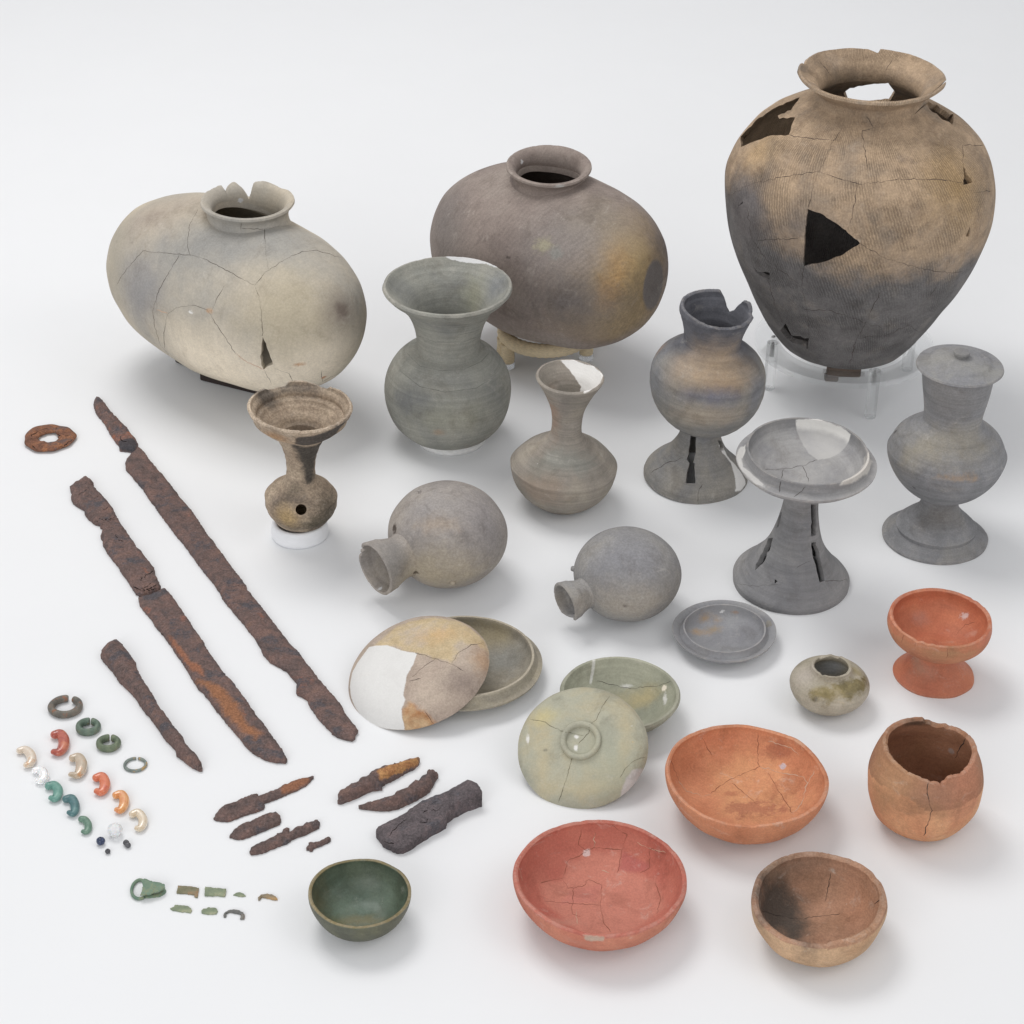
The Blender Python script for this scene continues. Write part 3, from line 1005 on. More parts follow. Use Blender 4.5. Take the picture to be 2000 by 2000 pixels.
M_CORD = plain("beige_wrapping", hx('#dccaa8'), .9, .1, .5, 260, stretch=(1, 1, 6), var=.15)
ws = empty("wrapped_ring_stand", (MC[0], MC[1], 0)); tag(ws, "beige cloth-wrapped ring stand with clear feet under the brownish barrel jar", "stand")
V, Q, T = revolve(lambda i, th: (.043 + .0075 * math.cos(i / 16 * 6.2832) * (1 + .05 * np.sin(th * 40 + i)), .031 + .0075 * math.sin(i / 16 * 6.2832) * (1 + .05 * np.sin(th * 40 + i))), 16, 160, .0004, 3, closed=True)
link("wrapped_ring", mk_mesh("wrapped_ring", V, Q), M_CORD, ws)
for px in ((1009, 703), (1036, 705), (1150, 700), (1085, 655)):
    q = at(*px); d = q[:2] - np.array(MC[:2]); d = d / np.linalg.norm(d) * .0445
    V, Q, T = lathe_full([(0, .0062), (.0072, .0062, 'c'), (.0075, .012), (.0068, .02), (.0074, .028, 'c'), (0, .028)], 24, .002, .0003, 5)
    lg = link("leg", mk_mesh("leg", V, Q, T), M_CORD, ws); lg.location = (d[0], d[1], 0)
    V, Q, T = lathe_full([(0, 0), (.0075, 0, 'c'), (.0078, .001, 'c'), (.0078, .006, 'c'), (0, .006)], 24, .003, 0, 5)
    me = mk_mesh("foot", V, Q, T); sharpen(me); link("foot", me, M_ACR2, lg)

# ================================================================== upright vessels
pot("flared_jar", "grey-green round-bodied jar with a broad trumpet mouth and white repair at its back rim", "jar", (875, 854),
    [dict(name="body", rows=[(851, 0), (850, 25), (846, 55), (838, 80), (828, 93), (812, 108), (785, 120.5), (757, 124), (733, 120), (710, 108), (695, 94), (686, 80), (681, 64, 'c'), (672, 61.5), (645, 65), (620, 74), (600, 86), (585, 101), (574, 115), (566, 123, 'c'), (561, 127.5)],
          thick=.0052, n=190, ridge=.00008, jag=.3, wob=.0007, split=([684], ["body", "neck"]))],
    dict(stops=[(.32, hx('#80817d')), (.5, hx('#919189')), (.66, hx('#9f9d93'))], vscale=18, speck=.12, streak=.09, bump=.3, ridge=.35, streak_sc=(9, 9, 420)),
    [ly(('poly', [(868, 494), (880, 497), (930, 500), (968, 512), (985, 524), (965, 522), (950, 515), (915, 513), (885, 508), (872, 503)], 'face'), hx('#dcdcdc'), .0006, .0015, 200, .95, .35),
     ly(('blob', (800, 790), 40, 26), hx('#6f7173'), .012, .02, 60, .6),
     ly(('blob', (860, 740), 80, 14), hx('#92928c'), .01, .02, 60, .5),
     ly(('blob', (968, 560), 24, 34), hx('#6e737a'), .012, .015, 60, .6),
     ly(('blob', (925, 580), 22, 34), hx('#9b9a80'), .012, .015, 60, .5),
     ly(('blob', (880, 820), 90, 26), hx('#979685'), .012, .02, 50, .5),
     ly(('blob', (857, 845), 10, 6), hx('#a48a72'), .003, .003, 120, .6)],
    seams=[([[(795, 690), (820, 715), (860, 724), (905, 722), (940, 706), (955, 690)], [(782, 725), (820, 755), (870, 766), (930, 758), (975, 730)],
             [(880, 637), (920, 633), (950, 625)], [(895, 654), (925, 648), (945, 640)], [(815, 655), (850, 668), (905, 668), (940, 655)]], plain("incised_line", hx('#6b6c66'), .9, .1), .0006, .12)])

V, Q, T = lathe_full([(.020, 0), (.0345, 0, 'c'), (.0362, .003), (.0345, .0075), (.030, .009), (.026, .008), (.020, .004, 'c'), (.020, 0)], 90, .0012, .0006, 4, closed=True)
M_GAUZE = plain("white_gauze", (.8, .8, .79, 1), .95, .1, .4, 180, stretch=(1, 1, 3))
o = link("cushion_ring", mk_mesh("cushion_ring", V, Q), M_GAUZE); o.location = at(881, 856); tag(o, "flat white gauze ring under the grey-green trumpet-mouthed jar", "ring stand", "white rings under round pots")

pot("slender_jar", "small grey-brown carinated jar with a slim neck and white-filled mouth", "jar", (1097, 981),
    [dict(name="body", rows=[(981, 0), (980, 42), (972, 60), (955, 82), (935, 97), (919, 102.4), (911, 104), (906, 104.6, 'c'), (901, 100), (893, 92.5), (880, 78), (868, 58), (859, 43), (852, 34.5), (845, 31), (825, 29.8), (800, 33.5), (777, 43.5), (757, 55), (744, 64), (737, 68)],
          thick=.0036, n=160, ridge=.00012, jag=.15, wob=.0006, split=([858], ["body", "neck"]))],
    dict(stops=[(.32, hx('#878278')), (.5, hx('#968e84')), (.66, hx('#a2998b'))], vscale=22, speck=.1, streak=.11, bump=.3, ridge=.5, streak_sc=(8, 8, 420)),
    [ly(('poly', [(1092, 703), (1120, 703), (1160, 714), (1178, 733), (1172, 748), (1150, 765), (1140, 768), (1135, 755), (1122, 735), (1112, 722)], 'face'), hx('#eceae6'), .0005, .0012, 200, 1.0),
     ly(('blob', (1080, 805), 12, 40), hx('#a3826c'), .006, .01, 80, .6), ly(('blob', (1100, 800), 12, 50), hx('#7c7672'), .008, .01, 80, .5),
     ly(('blob', (1105, 900), 60, 22), hx('#8d8f88'), .01, .02, 60, .6), ly(('blob', (1050, 960), 50, 30), hx('#a08b78'), .01, .02, 60, .5),
     ly(('blob', (1051, 905), 2.5, 2), WHITE, .0003, .0005, 400, 1)], lean=(.03, 0))

pot("footed_jar", "shouldered jar on a slotted flaring foot, its dark rim broken open at the back", "jar", (1357, 931),
    [dict(name="body", rows=[(836, 0), (835, 36), (829, 52), (818, 70), (803, 87), (780, 103), (755, 111.5), (735, 112.6), (715, 109), (698, 99), (684, 82), (674, 64), (668, 57, 'c'), (655, 58), (640, 61.5), (622, 68), (614, 71, 'c'), (611, 73.5, 'c'), (605, 74), (597, 72)],
          thick=.0046, n=170, ridge=.0002, jag=.6, wob=.0006, cut=[(0, 9), (9, 9), (20, 1), (33, 1), (38, 5), (48, 17), (57, 20), (66, 16), (76, 6), (82, 0), (110, 0), (150, 0), (200, 1), (235, 3), (260, 6), (290, 7), (320, 6), (345, 6)],
          split=([672], ["body", "neck"])),
     dict(name="foot", open=True, thick=.0045, n=160, rows=[(931, 101), (926, 101.5, 'c'), (916, 98), (905, 88), (893, 73), (880, 59), (865, 48), (850, 41), (838, 39), (834, 38)],
          holes=[[(1349, 846), (1360, 846), (1359, 875), (1357, 892), (1354, 903), (1357, 905), (1358, 944), (1339, 944), (1341, 925), (1346, 904), (1341, 897), (1345, 885)],
                 dict(p=[(1402, 860), (1410, 862), (1414, 880), (1406, 880)], n=(.9, -.3, .2)),
                 dict(p=[(1325, 850), (1352, 850), (1354, 886), (1318, 886)], skip=2.265), dict(p=[(1372, 850), (1392, 850), (1402, 884), (1374, 886)], skip=2.265)], out=.02, inn=.014)],
    dict(stops=[(.32, hx('#7f7f80')), (.5, hx('#8b8883')), (.66, hx('#979289'))], vscale=22, speck=.14, streak=.10, bump=.35, ridge=.3),
    [ly(('z', .138, .30), [(.35, hx('#55565d')), (.6, hx('#686970'))], .012, .012, 40, .95),
     ly(('blob', (1400, 715), 95, 34), hx('#b09a80'), .02, .016, 40, .95),
     ly(('blob', (1420, 752), 55, 16), hx('#b29572'), .012, .014, 60, .7),
     ly(('blob', (1400, 776), 90, 12), hx('#6c7080'), .010, .014, 60, .8),
     ly(('blob', (1280, 730), 20, 40), hx('#80838a'), .014, .014, 40, .7),
     ly(('blob', (1370, 815), 75, 22), hx('#aa9c8a'), .012, .012, 50, .8),
     ly(('blob', (1480, 770), 24, 30), hx('#7c7f88'), .012, .014, 40, .7),
     ly(('poly', [(1403, 868), (1418, 872), (1436, 908), (1456, 945), (1448, 958), (1434, 962), (1436, 935), (1428, 905), (1412, 885)]), hx('#e0deda'), .0008, .003, 120, 1.0),
     ly(('blob', (1290, 680), 14, 10), hx('#b08a66'), .008, .008, 60, .5)],
    lean=(.055, 0), seams=[([[(1270, 925), (1300, 905), (1335, 894)], [(1364, 984), (1364, 962), (1372, 945)]], M_SEAM, .0006)])

pot("pedestal_dish", "grey pedestal dish with white plaster wedge and slots in its trumpet foot", "dish", (1544, 1136),
    [dict(name="bowl", full=True, n=190, rows=[(944, 0), (941, 34), (935, 62), (925, 96), (912, 124), (903, 136.5, 'c'), (899.5, 137, 'c'), (898, 131), (897, 125, 'c'), (888, 121.5), (880, 119.5, 'c'), (880, 115.5, 'c'), (893, 112), (906, 103), (918, 82), (924, 50), (926, 0)], wob=.0006),
     dict(name="foot", open=True, thick=.0046, n=170, rows=[(1136, 113), (1125, 114.5, 'c'), (1119, 109), (1110, 98), (1098, 86), (1080, 69), (1060, 55), (1040, 46.5), (1015, 39.5), (985, 34.5), (960, 33), (941, 33)],
          holes=[[(1584, 985), (1593, 985), (1594, 1015), (1594, 1045), (1584, 1048)], [(1585, 1060), (1594, 1058), (1603, 1095), (1611, 1134), (1601, 1138), (1592, 1100), (1588, 1090)],
                 [(1522, 1000), (1527, 1000), (1521, 1028), (1516, 1032)], [(1500, 1052), (1510, 1050), (1503, 1075), (1490, 1100), (1475, 1114), (1476, 1102), (1490, 1078)],
                 [(1513, 1131), (1519, 1135), (1513, 1140)]], out=.02, inn=.014)],
    dict(stops=[(.32, hx('#7d7d7f')), (.5, hx('#8b8a8a')), (.66, hx('#979594'))], vscale=18, speck=.08, streak=.12, bump=.25, ridge=.4, streak_sc=(8, 8, 200)),
    [ly(('poly', [(1553, 818), (1600, 819), (1640, 832), (1662, 848), (1655, 868), (1640, 885), (1620, 895), (1597, 898), (1580, 886), (1565, 862), (1556, 840)]), hx('#dddbd6'), .0006, .0016, 120, 1),
     ly(('poly', [(1640, 948), (1665, 945), (1695, 925), (1705, 900), (1700, 880), (1694, 884), (1688, 905), (1665, 930)]), hx('#cfcac2'), .0008, .002, 120, .85),
     ly(('poly', [(1438, 890), (1446, 872), (1456, 868), (1456, 880), (1448, 895), (1452, 912), (1480, 935), (1500, 955), (1475, 945), (1445, 915)]), hx('#dddbd6'), .0006, .0016, 120, .9),
     ly(('z', .1165, .135), [(.35, hx('#9b9a9c')), (.6, hx('#adaba9'))], .003, .003, 80, .75),
     ly(('blob', (1545, 1160), 110, 50), hx('#77777a'), .02, .02, 40, .7)],
    lean=(.02, .05), seams=[([[(1490, 918), (1530, 916), (1567, 910), (1597, 898)], [(1567, 910), (1575, 925), (1581, 946)], [(1530, 917), (1524, 945), (1522, 962)], [(1574, 950), (1562, 962), (1550, 971)],
                             [(1555, 1110), (1575, 1098), (1592, 1094)], [(1440, 1140), (1480, 1145), (1520, 1141)], [(1596, 1136), (1655, 1133)]], M_SEAM, .0006)])

LIDJ, _ = pot("footed_jar", "smooth grey jar on a wide disc foot, closed with a knobbed lid", "jar", (1825, 1048),
    [dict(name="body", rows=[(968, 0), (966, 36), (960, 52), (947, 73), (930, 91), (910, 106), (895, 113), (886, 116), (880, 117, 'c'), (874, 113.5), (864, 108.5), (852, 100), (840, 84), (829, 67), (821, 58, 'c'), (810, 57), (790, 59.5), (760, 66), (724, 71)],
          thick=.0046, n=170, jag=.05, wob=.0006, split=([824], ["body", "neck"])),
     dict(name="foot", open=True, thick=.0045, n=160, rows=[(1048, 101.5), (1044, 102.5, 'c'), (1039, 93), (1035, 84), (1032, 76, 'c'), (1025, 78.5, 'c'), (1015, 67), (1003, 52), (992, 41), (980, 36), (967, 35)])],
    dict(stops=[(.32, hx('#797a7c')), (.5, hx('#88888a')), (.66, hx('#94928f'))], vscale=18, speck=.14, streak=.10, bump=.4, ridge=.3),
    [ly(('blob', (1800, 880), 60, 26), hx('#9f957f'), .016, .02, 50, .6), ly(('blob', (1880, 866), 70, 30), hx('#979081'), .016, .02, 50, .6),
     ly(('blob', (1870, 935), 70, 5), hx('#a88a66'), .004, .008, 100, .7), ly(('blob', (1845, 1010), 60, 22), hx('#7a756f'), .012, .01, 50, .6),
     ly(('blob', (1749, 843), 9, 4), hx('#3a3835'), .0008, .002, 120, .9), ly(('blob', (1785, 952), 8, 3), hx('#3f3d3b'), .001, .002, 120, .8),
     ly(('blob', (1850, 780), 60, 40), hx('#83807d'), .02, .02, 40, .6)], lean=(.012, 0))

# its lid (rests on the mouth)
_bj, _axj = axis_frame((1825, 1048), 0, (.012, 0))
_zl = rows_to_profile(_bj, _axj, [(721, 85), (716, 85), (711, 85), (700, 50)])
_s = _zl[1][0] / 85
pr = [(0, _zl[0][1] + .0004), (.83 * _zl[0][0], _zl[0][1] + .0004, 'c'), (_zl[0][0] * .985, _zl[1][1] - .001), (_zl[1][0], _zl[1][1], 'c'), (_zl[1][0] * .985, _zl[1][1] + .0018, 'c'),
      (62 * _s, _zl[1][1] + .0042), (58 * _s, _zl[1][1] + .0062), (35 * _s, _zl[1][1] + .0088), (17 * _s, _zl[1][1] + .0100), (0, _zl[1][1] + .0102)]
lidroot = empty("jar_lid", _bj, rot_from_axis(_axj)); tag(lidroot, "flat grey disc lid with a button knob on the disc-footed jar", "lid")
zt = _zl[1][1] + .0098
lid_layers = [ly(('blob', (1830, 700), 40, 30), hx('#9a978f'), .02, .02, 60, .6), ly(('blob', (1920, 720), 30, 20), hx('#9a9890'), .01, .01, 80, .5)]
m_lid = clay("fired_clay_lid", [(.32, hx('#7c7d80')), (.5, hx('#89898c')), (.66, hx('#939290'))], lid_layers, vscale=30, speck=.12, streak=.03, bump=.7, grain=520)
lo = []
V, Q, T = lathe_full(pr, 150, .0018, .0006, 8); lo.append(link("disc", mk_mesh("disc", V, Q, T), m_lid, lidroot))
V, Q, T = lathe_full([(0, zt - .001), (12 * _s, zt - .001, 'c'), (13.5 * _s, zt + .002), (16 * _s, zt + .0038), (15.5 * _s, zt + .0058), (10 * _s, zt + .0068), (0, zt + .0068)], 60, .0012, .0003, 9)
lo.append(link("knob", mk_mesh("knob", V, Q, T), m_lid, lidroot))
for o in lo: sharpen(o.data)
apply_layers(lo, lid_layers)

pot("spouted_jar", "small brown jar with a wide ridged funnel mouth and a round hole in its belly", "jar", (588, 1045),
    [dict(name="body", rows=[(1021, 0), (1020, 24), (1016, 42), (1007, 55), (994, 65), (980, 70.3), (967, 71, 'c'), (960, 66), (952, 57.5), (945, 46), (938, 34), (934, 31), (926, 29), (912, 28), (898, 29), (880, 33), (862, 40.5), (852, 45.5, 'c'), (848, 49, 'c'), (840, 59), (830, 75), (821, 86), (817, 91, 'c'), (812, 92), (803, 98), (794, 103.4)],
          thick=.0038, n=170, ridge=.0006, jag=.9, wob=.0006, ds=.0018, cut=[(40, 0), (58, 1), (62, 4), (68, 4), (78, 2.5), (92, 0), (108, 0), (112, 4), (124, 4.5), (134, 3.5), (140, 1), (170, 0)],
          split=([936, 849], ["body", "neck", "mouth"]), holes=[[(588 + 11 * math.cos(a), 995 + 11 * math.sin(a)) for a in np.linspace(0, 6.2832, 20, endpoint=False)]], out=.02, inn=.012)],
    dict(stops=[(.30, hx('#8b7a68')), (.48, hx('#a3917d')), (.64, hx('#b3a18b'))], vscale=30, speck=.34, streak=.14, bump=.5, ridge=.5, grain=480),
    [ly(('poly', [(572, 868), (590, 872), (640, 866), (625, 890), (612, 915), (616, 940), (600, 947), (594, 930), (588, 905), (580, 885)], 'face'), hx('#4a4641'), .003, .006, 90, .95),
     ly(('poly', [(575, 866), (600, 870), (640, 864), (676, 832), (684, 806), (660, 830), (630, 846), (600, 853), (578, 855)], 'face'), hx('#4f4a46'), .0014, .003, 90, .95),
     ly(('blob', (520, 772), 40, 22), hx('#5a544e'), .006, .008, 80, .85), ly(('blob', (585, 758), 60, 12), hx('#625b54'), .006, .010, 80, .8), ly(('blob', (590, 838), 34, 14), hx('#6b625b'), .008, .006, 80, .6), ly(('blob', (588, 995), 17, 17), hx('#a89274'), .003, .002, 80, .8),
     ly(('blob', (640, 1010), 34, 40), hx('#5d564b'), .012, .01, 60, .9), ly(('blob', (600, 1030), 50, 16), hx('#5e5749'), .01, .01, 60, .85),
     ly(('blob', (555, 978), 34, 10), hx('#5b534d'), .006, .008, 90, .8, .35), ly(('blob', (558, 1008), 26, 20), hx('#b59a6c'), .008, .008, 80, .8),
     ly(('blob', (535, 855), 26, 10), hx('#b5834f'), .008, .008, 60, .6), ly(('blob', (575, 955), 16, 12), hx('#4d4a40'), .006, .006, 90, .5)], lean=(.03, 0))

V, Q, T = lathe_full([(.012, 0), (.0250, 0, 'c'), (.0266, .002), (.0262, .010), (.0246, .0155), (.0215, .0160), (.0195, .0125), (.014, .004, 'c'), (.012, 0)], 90, .0012, .0009, 14, closed=True)
M_CLOTHW = plain("white_cloth", (.83, .84, .86, 1), .8, .2, .25, 60, stretch=(1, 1, 4), var=.03)
o = link("cushion_ring", mk_mesh("cushion_ring", V, Q), M_CLOTHW); o.location = at(587, 1045); tag(o, "tall white cloth-covered ring under the small brown funnel-mouthed jar", "ring stand", "white rings under round pots")

# ------------------------------------------------------------------ flasks lying on their side
def flask(name, label, cpx, R, b, mouth_px, zm, rm, rn, mat, layers, lugs=(), cut=None, dirv=None, group="round flasks lying down"):
    s0 = 4500 / depth(at(*cpx, .045)); R, b, rm, rn = R / s0, b / s0, rm / s0, rn / s0
    C = at(*cpx, b); g = np.array([C[0], C[1], 0])
    root = empty(name, g); tag(root, label, "flask", group)
    t = np.linspace(0, 1, 50)
    a = np.linspace(-math.pi / 2, math.pi / 2, 90)[1:-1]
    prof = np.stack([R * np.cos(a) ** .95, b + b * np.sign(np.sin(a)) * np.abs(np.sin(a)) ** 1.0], 1)
    VV, QQ, TT, off = [], [], [], 0
    for d, flip in ((0, False), (.0045, True)):
        c = np.stack([prof[:, 0] * (R - d) / R, b + (prof[:, 1] - b) * (b - d) / b], 1)
        V, Q, T = revolve(lambda i, th, c=c: (np.full(len(th), c[i, 0]), np.full(len(th), c[i, 1])), len(c), 170, .0009, 33 + len(label))
        if flip: Q = Q[:, ::-1]; T = T[:, ::-1]
        VV.append(V); QQ.append(Q + off); TT.append(T + off); off += len(V)
    o = link("body", mk_mesh("body", np.vstack(VV), np.vstack(QQ), np.vstack(TT)), None, root)
    Mo = at(*mouth_px, zm); dv = Mo - C; D = np.linalg.norm(dv); dv /= D
    q = Vector((0, 0, 1)).rotation_difference(Vector(dv)).to_matrix()
    # opening behind the neck
    th = np.linspace(0, 2 * math.pi, 28, endpoint=False); Rm = np.array(q)
    ring = np.stack([np.cos(th), np.sin(th), 0 * th], 1) * (rn * .72)
    Vc = np.vstack([C + (ring + [0, 0, R * .6]) @ Rm.T, C + (ring + [0, 0, R * 1.2]) @ Rm.T, [C + dv * R * .6, C + dv * R * 1.2]])
    k = np.arange(28); Qc = np.stack([k, (k + 1) % 28, 28 + (k + 1) % 28, 28 + k], 1)
    Tc = np.vstack([np.stack([(k + 1) % 28, k, np.full(28, 56)], 1), np.stack([28 + k, 28 + (k + 1) % 28, np.full(28, 57)], 1)])
    carve(o, Vc, Qc, Tc)
    st_ = math.sqrt(max(R * R - (rn * 1.05) ** 2, 0)) - .0035
    V, Q, T = lathe([(rn * 1.10, st_), (rn, st_ + (D - st_) * .16), (rn * 1.0, st_ + (D - st_) * .3), (rn + (rm - rn) * .55, st_ + (D - st_) * .62), (rn + (rm - rn) * .72, st_ + (D - st_) * .68, 'c'), (rn + (rm - rn) * .74, st_ + (D - st_) * .72), (rm, D)],
                    .0036, 130, .0016, jag_fn(cut, .15, 41), .0005, 6, open_base=True)
    nk = link("neck", mk_mesh("neck", V, Q, T), None, root); nk.matrix_basis = Matrix.Translation(Vector((0, 0, b))) @ q.to_4x4()
    m = clay("fired_clay_" + name, mat.pop('stops'), layers, **mat)
    objs = [o, nk]; s = Surf(o)
    for (lx, ly_, lr_) in lugs:
        h = s.hit(lx, ly_)
        if h is None: continue
        V, Q, T = lathe_full([(0, -.002), (lr_, -.002, 'c'), (lr_ * .95, .0012), (lr_ * .6, .0028), (0, .0032)], 24, .0008, .0002, 2)
        lo_ = link("lug", mk_mesh("lug", V, Q, T), None, root)
        lo_.matrix_basis = Matrix.Translation(Vector(h[0] - g)) @ Vector((0, 0, 1)).rotation_difference(Vector(h[1])).to_matrix().to_4x4(); objs.append(lo_)
    for x in objs:
        sharpen(x.data); dress(x, m)
    apply_layers(objs, layers)
    return root


flask("flask", "larger round flask lying with its thick cup-like neck to the lower left", (874, 1043), 116, 99, (733, 1111), .040, 55, 43,
    dict(stops=[(.32, hx('#8e8884')), (.5, hx('#9d9690')), (.66, hx('#a89f95'))], vscale=20, speck=.16, streak=.03, bump=.35, grain=520),
    [ly(('blob', (840, 1120), 90, 40), hx('#b3a68e'), .02, .02, 40, .85), ly(('blob', (945, 1010), 45, 60), hx('#8a8585'), .02, .02, 36, .7),
     ly(('blob', (830, 990), 50, 40), hx('#94908f'), .02, .02, 36, .6), ly(('blob', (850, 1025), 26, 12), hx('#b09d88'), .01, .014, 60, .6),
     ly(('blob', (770, 1032), 5, 10), hx('#4a4038'), .001, .003, 150, .9), ly(('blob', (813, 1118), 8, 4), hx('#4d4032'), .001, .003, 150, .8),
     ly(('blob', (770, 1090), 28, 40), hx('#827f7c'), .012, .01, 50, .8), ly(('blob', (742, 1150), 7, 4), hx('#d8d8d8'), .0005, .003, 300, .8)],
    lugs=[(884, 1138, .0028), (753, 1054, .003), (820, 962, .0016)], cut=[(0, 0), (85, 0), (100, 2), (108, 5), (113, 1), (120, 3.5), (126, 0)])
flask("flask", "smaller round flask lying with its narrow neck to the lower left", (1225, 1121), 105, 86, (1104, 1176), .031, 41, 31,
    dict(stops=[(.32, hx('#858485')), (.5, hx('#93918f')), (.66, hx('#9b9790'))], vscale=20, speck=.16, streak=.03, bump=.35, grain=520),
    [ly(('blob', (1215, 1180), 95, 30), hx('#aaa092'), .018, .02, 40, .9), ly(('blob', (1230, 1090), 80, 50), hx('#85858a'), .03, .02, 30, .7),
     ly(('blob', (1221, 1184), 4, 3), hx('#6a5f58'), .001, .001, 150, .8), ly(('blob', (1090, 1170), 18, 24), hx('#8f8375'), .01, .01, 60, .5),
     ly(('blob', (1305, 1150), 24, 40), hx('#8f8b84'), .01, .01, 60, .5)],
    lugs=[(1121, 1111, .0026)], cut=[(0, 0), (190, 0), (215, 3), (235, 6), (250, 3), (262, 0)])

# ------------------------------------------------------------------ dishes and their lids
def tilted(name, label, cat, cpx, nrm, zfun, R_px, prof_fn, thick, mat, layers, seams=(), group=None, extra=None, n=170, cut=None):
    """a round lid leaning: rim circle centre seen at cpx, its lowest edge on the ground"""
    nv = np.array(nrm, float); nv /= np.linalg.norm(nv)
    sn = math.sqrt(1 - nv[2] ** 2)
    z = .03
    for _ in range(20):
        s = FPX / depth(at(*cpx, z)); R = R_px / s; z = R * sn + .0012
    C = at(*cpx, z)
    root = empty(name, C, rot_from_axis(nv)); tag(root, label, cat, group)
    V, Q, T = lathe([(r / s, h / s) + tuple(x) for r, h, *x in prof_fn], thick, n, .0022, jag_fn(cut, .25, 3), .0006, 5)
    # the profile runs from the crown (local top) down to the rim: turn it over
    V[:, 2] *= -1; Q = Q[:, ::-1]; T = T[:, ::-1]
    o = link("dome", mk_mesh("dome", V, Q, T), None, root)
    objs = [o]
    if extra:
        V, Q, T = lathe_full([(r / s, h / s) + tuple(x) for r, h, *x in extra[1]], 90, .0012, .0003, 4, closed=True)
        objs.append(link(extra[0], mk_mesh(extra[0], V, Q), None, root))
    m = clay("fired_clay_" + name, mat.pop('stops'), layers, **mat)
    for x in objs:
        sharpen(x.data); dress(x, m)
    apply_layers(objs, layers)
    su = Surf(*objs)
    for j, sm in enumerate(seams): seam(root, su, sm[0], sm[1], sm[2], seed=25 + j)
    return root, objs


r_, m_ = pot("dish", "olive-grey flanged dish half hidden under the white-patched dome lid", "dish", (909, 1322),
    [dict(name="dish", full=True, n=170, rows=[(1322, 0), (1321, 70), (1315, 105), (1306, 130), (1298, 149, 'c'), (1294.5, 150, 'c'), (1292, 141, 'c'), (1285, 136), (1279, 134, 'c'), (1279, 129.5, 'c'), (1295, 124), (1308, 100), (1314, 60), (1315, 0)])],
    dict(stops=[(.32, hx('#857f70')), (.5, hx('#979082')), (.66, hx('#a39a86'))], vscale=20, speck=.16, streak=.04, bump=.35),
    [ly(('blob', (985, 1290), 40, 40), hx('#92938f'), .016, .02, 50, .6), ly(('blob', (960, 1240), 60, 24), hx('#a0926f'), .012, .02, 50, .6), ly(('z', .022, .03), hx('#b5ab97'), .0012, .002, 80, .6)])
flatten_single(r_, m_)
tilted("dome_lid", "shallow dome lid, half white plaster and half ochre-brown clay, leaning on a dish", "lid", (815, 1309), (-.27, -.20, .94), None, 144,
    [(0, -36), (40, -35.5), (75, -32), (105, -25), (125, -15), (138, -4), (144, 6)], .0045,
    dict(stops=[(.32, hx('#a08f82')), (.5, hx('#b3a293')), (.66, hx('#bdad9c'))], vscale=26, speck=.16, streak=.03, bump=.3),
    [ly(('poly', [(715, 1258), (770, 1210), (850, 1196), (905, 1208), (945, 1240), (956, 1262), (930, 1258), (900, 1272), (882, 1296), (850, 1285), (810, 1275), (760, 1262)]), [(.35, hx('#bba57e')), (.5, hx('#c6b18a')), (.65, hx('#beae98'))], .003, .008, 70, .9),
     ly(('blob', (845, 1240), 40, 16), hx('#c9a068'), .008, .012, 60, .5),
     ly(('blob', (905, 1330), 40, 30), hx('#85776f'), .012, .012, 60, .7),
     ly(('blob', (945, 1290), 20, 30), hx('#9d754f'), .008, .01, 80, .6),
     ly(('poly', [(785, 1430), (785, 1385), (800, 1372), (830, 1390), (855, 1412), (835, 1432)]), [(.4, hx('#c5a57c')), (.58, hx('#ab7544'))], .003, .006, 90, .9),
     ly(('poly', [(670, 1340), (680, 1300), (714, 1252), (755, 1260), (790, 1272), (815, 1276), (806, 1300), (794, 1318), (790, 1345), (787, 1358), (792, 1366), (784, 1385), (783, 1440), (740, 1450), (660, 1400)]), hx('#dcdbd8'), .0006, .0016, 150, 1)],
    [([[(810, 1275), (850, 1286), (885, 1298), (905, 1310)], [(882, 1296), (895, 1275), (920, 1259), (950, 1255)], [(805, 1322), (830, 1300), (850, 1287)], [(800, 1330), (822, 1325)], [(830, 1390), (845, 1412), (850, 1420)]], M_SEAM, .0006)])
r_, m_ = pot("dish", "grey-green bowl with yellow inside, partly covered by the ring-knobbed lid", "dish", (1210, 1400),
    [dict(name="dish", rows=[(1399, 0), (1399, 46), (1394, 62), (1386, 82), (1375, 99), (1364, 111), (1354, 118)], thick=.005, n=170, jag=.1)],
    dict(stops=[(.32, hx('#8b8d7b')), (.5, hx('#9a9b88')), (.66, hx('#a5a591'))], vscale=22, speck=.1, streak=.08, bump=.2, rough=.55),
    [ly(('blob', (1250, 1365), 50, 20), hx('#b8a878'), .01, .012, 60, .8), ly(('poly', [(1156, 1288), (1161, 1287), (1160, 1315), (1155, 1337), (1151, 1337), (1155, 1312)]), hx('#d6d6cf'), .0006, .001, 150, .8),
     ly(('blob', (1297, 1344), 6, 8), hx('#e6dcc8'), .0006, .002, 150, 1), ly(('blob', (1299, 1365), 3, 14), hx('#dcdad4'), .0006, .002, 150, .8), ly(('blob', (1222, 1340), 12, 4), hx('#dcdcd6'), .001, .003, 150, .7),
     ly(('blob', (1290, 1420), 40, 30), hx('#a5957c'), .01, .01, 60, .5)],
    seams=[([[(1165, 1330), (1230, 1345), (1285, 1340), (1310, 1330)]], M_SEAM, .0005)])
flatten_single(r_, m_)
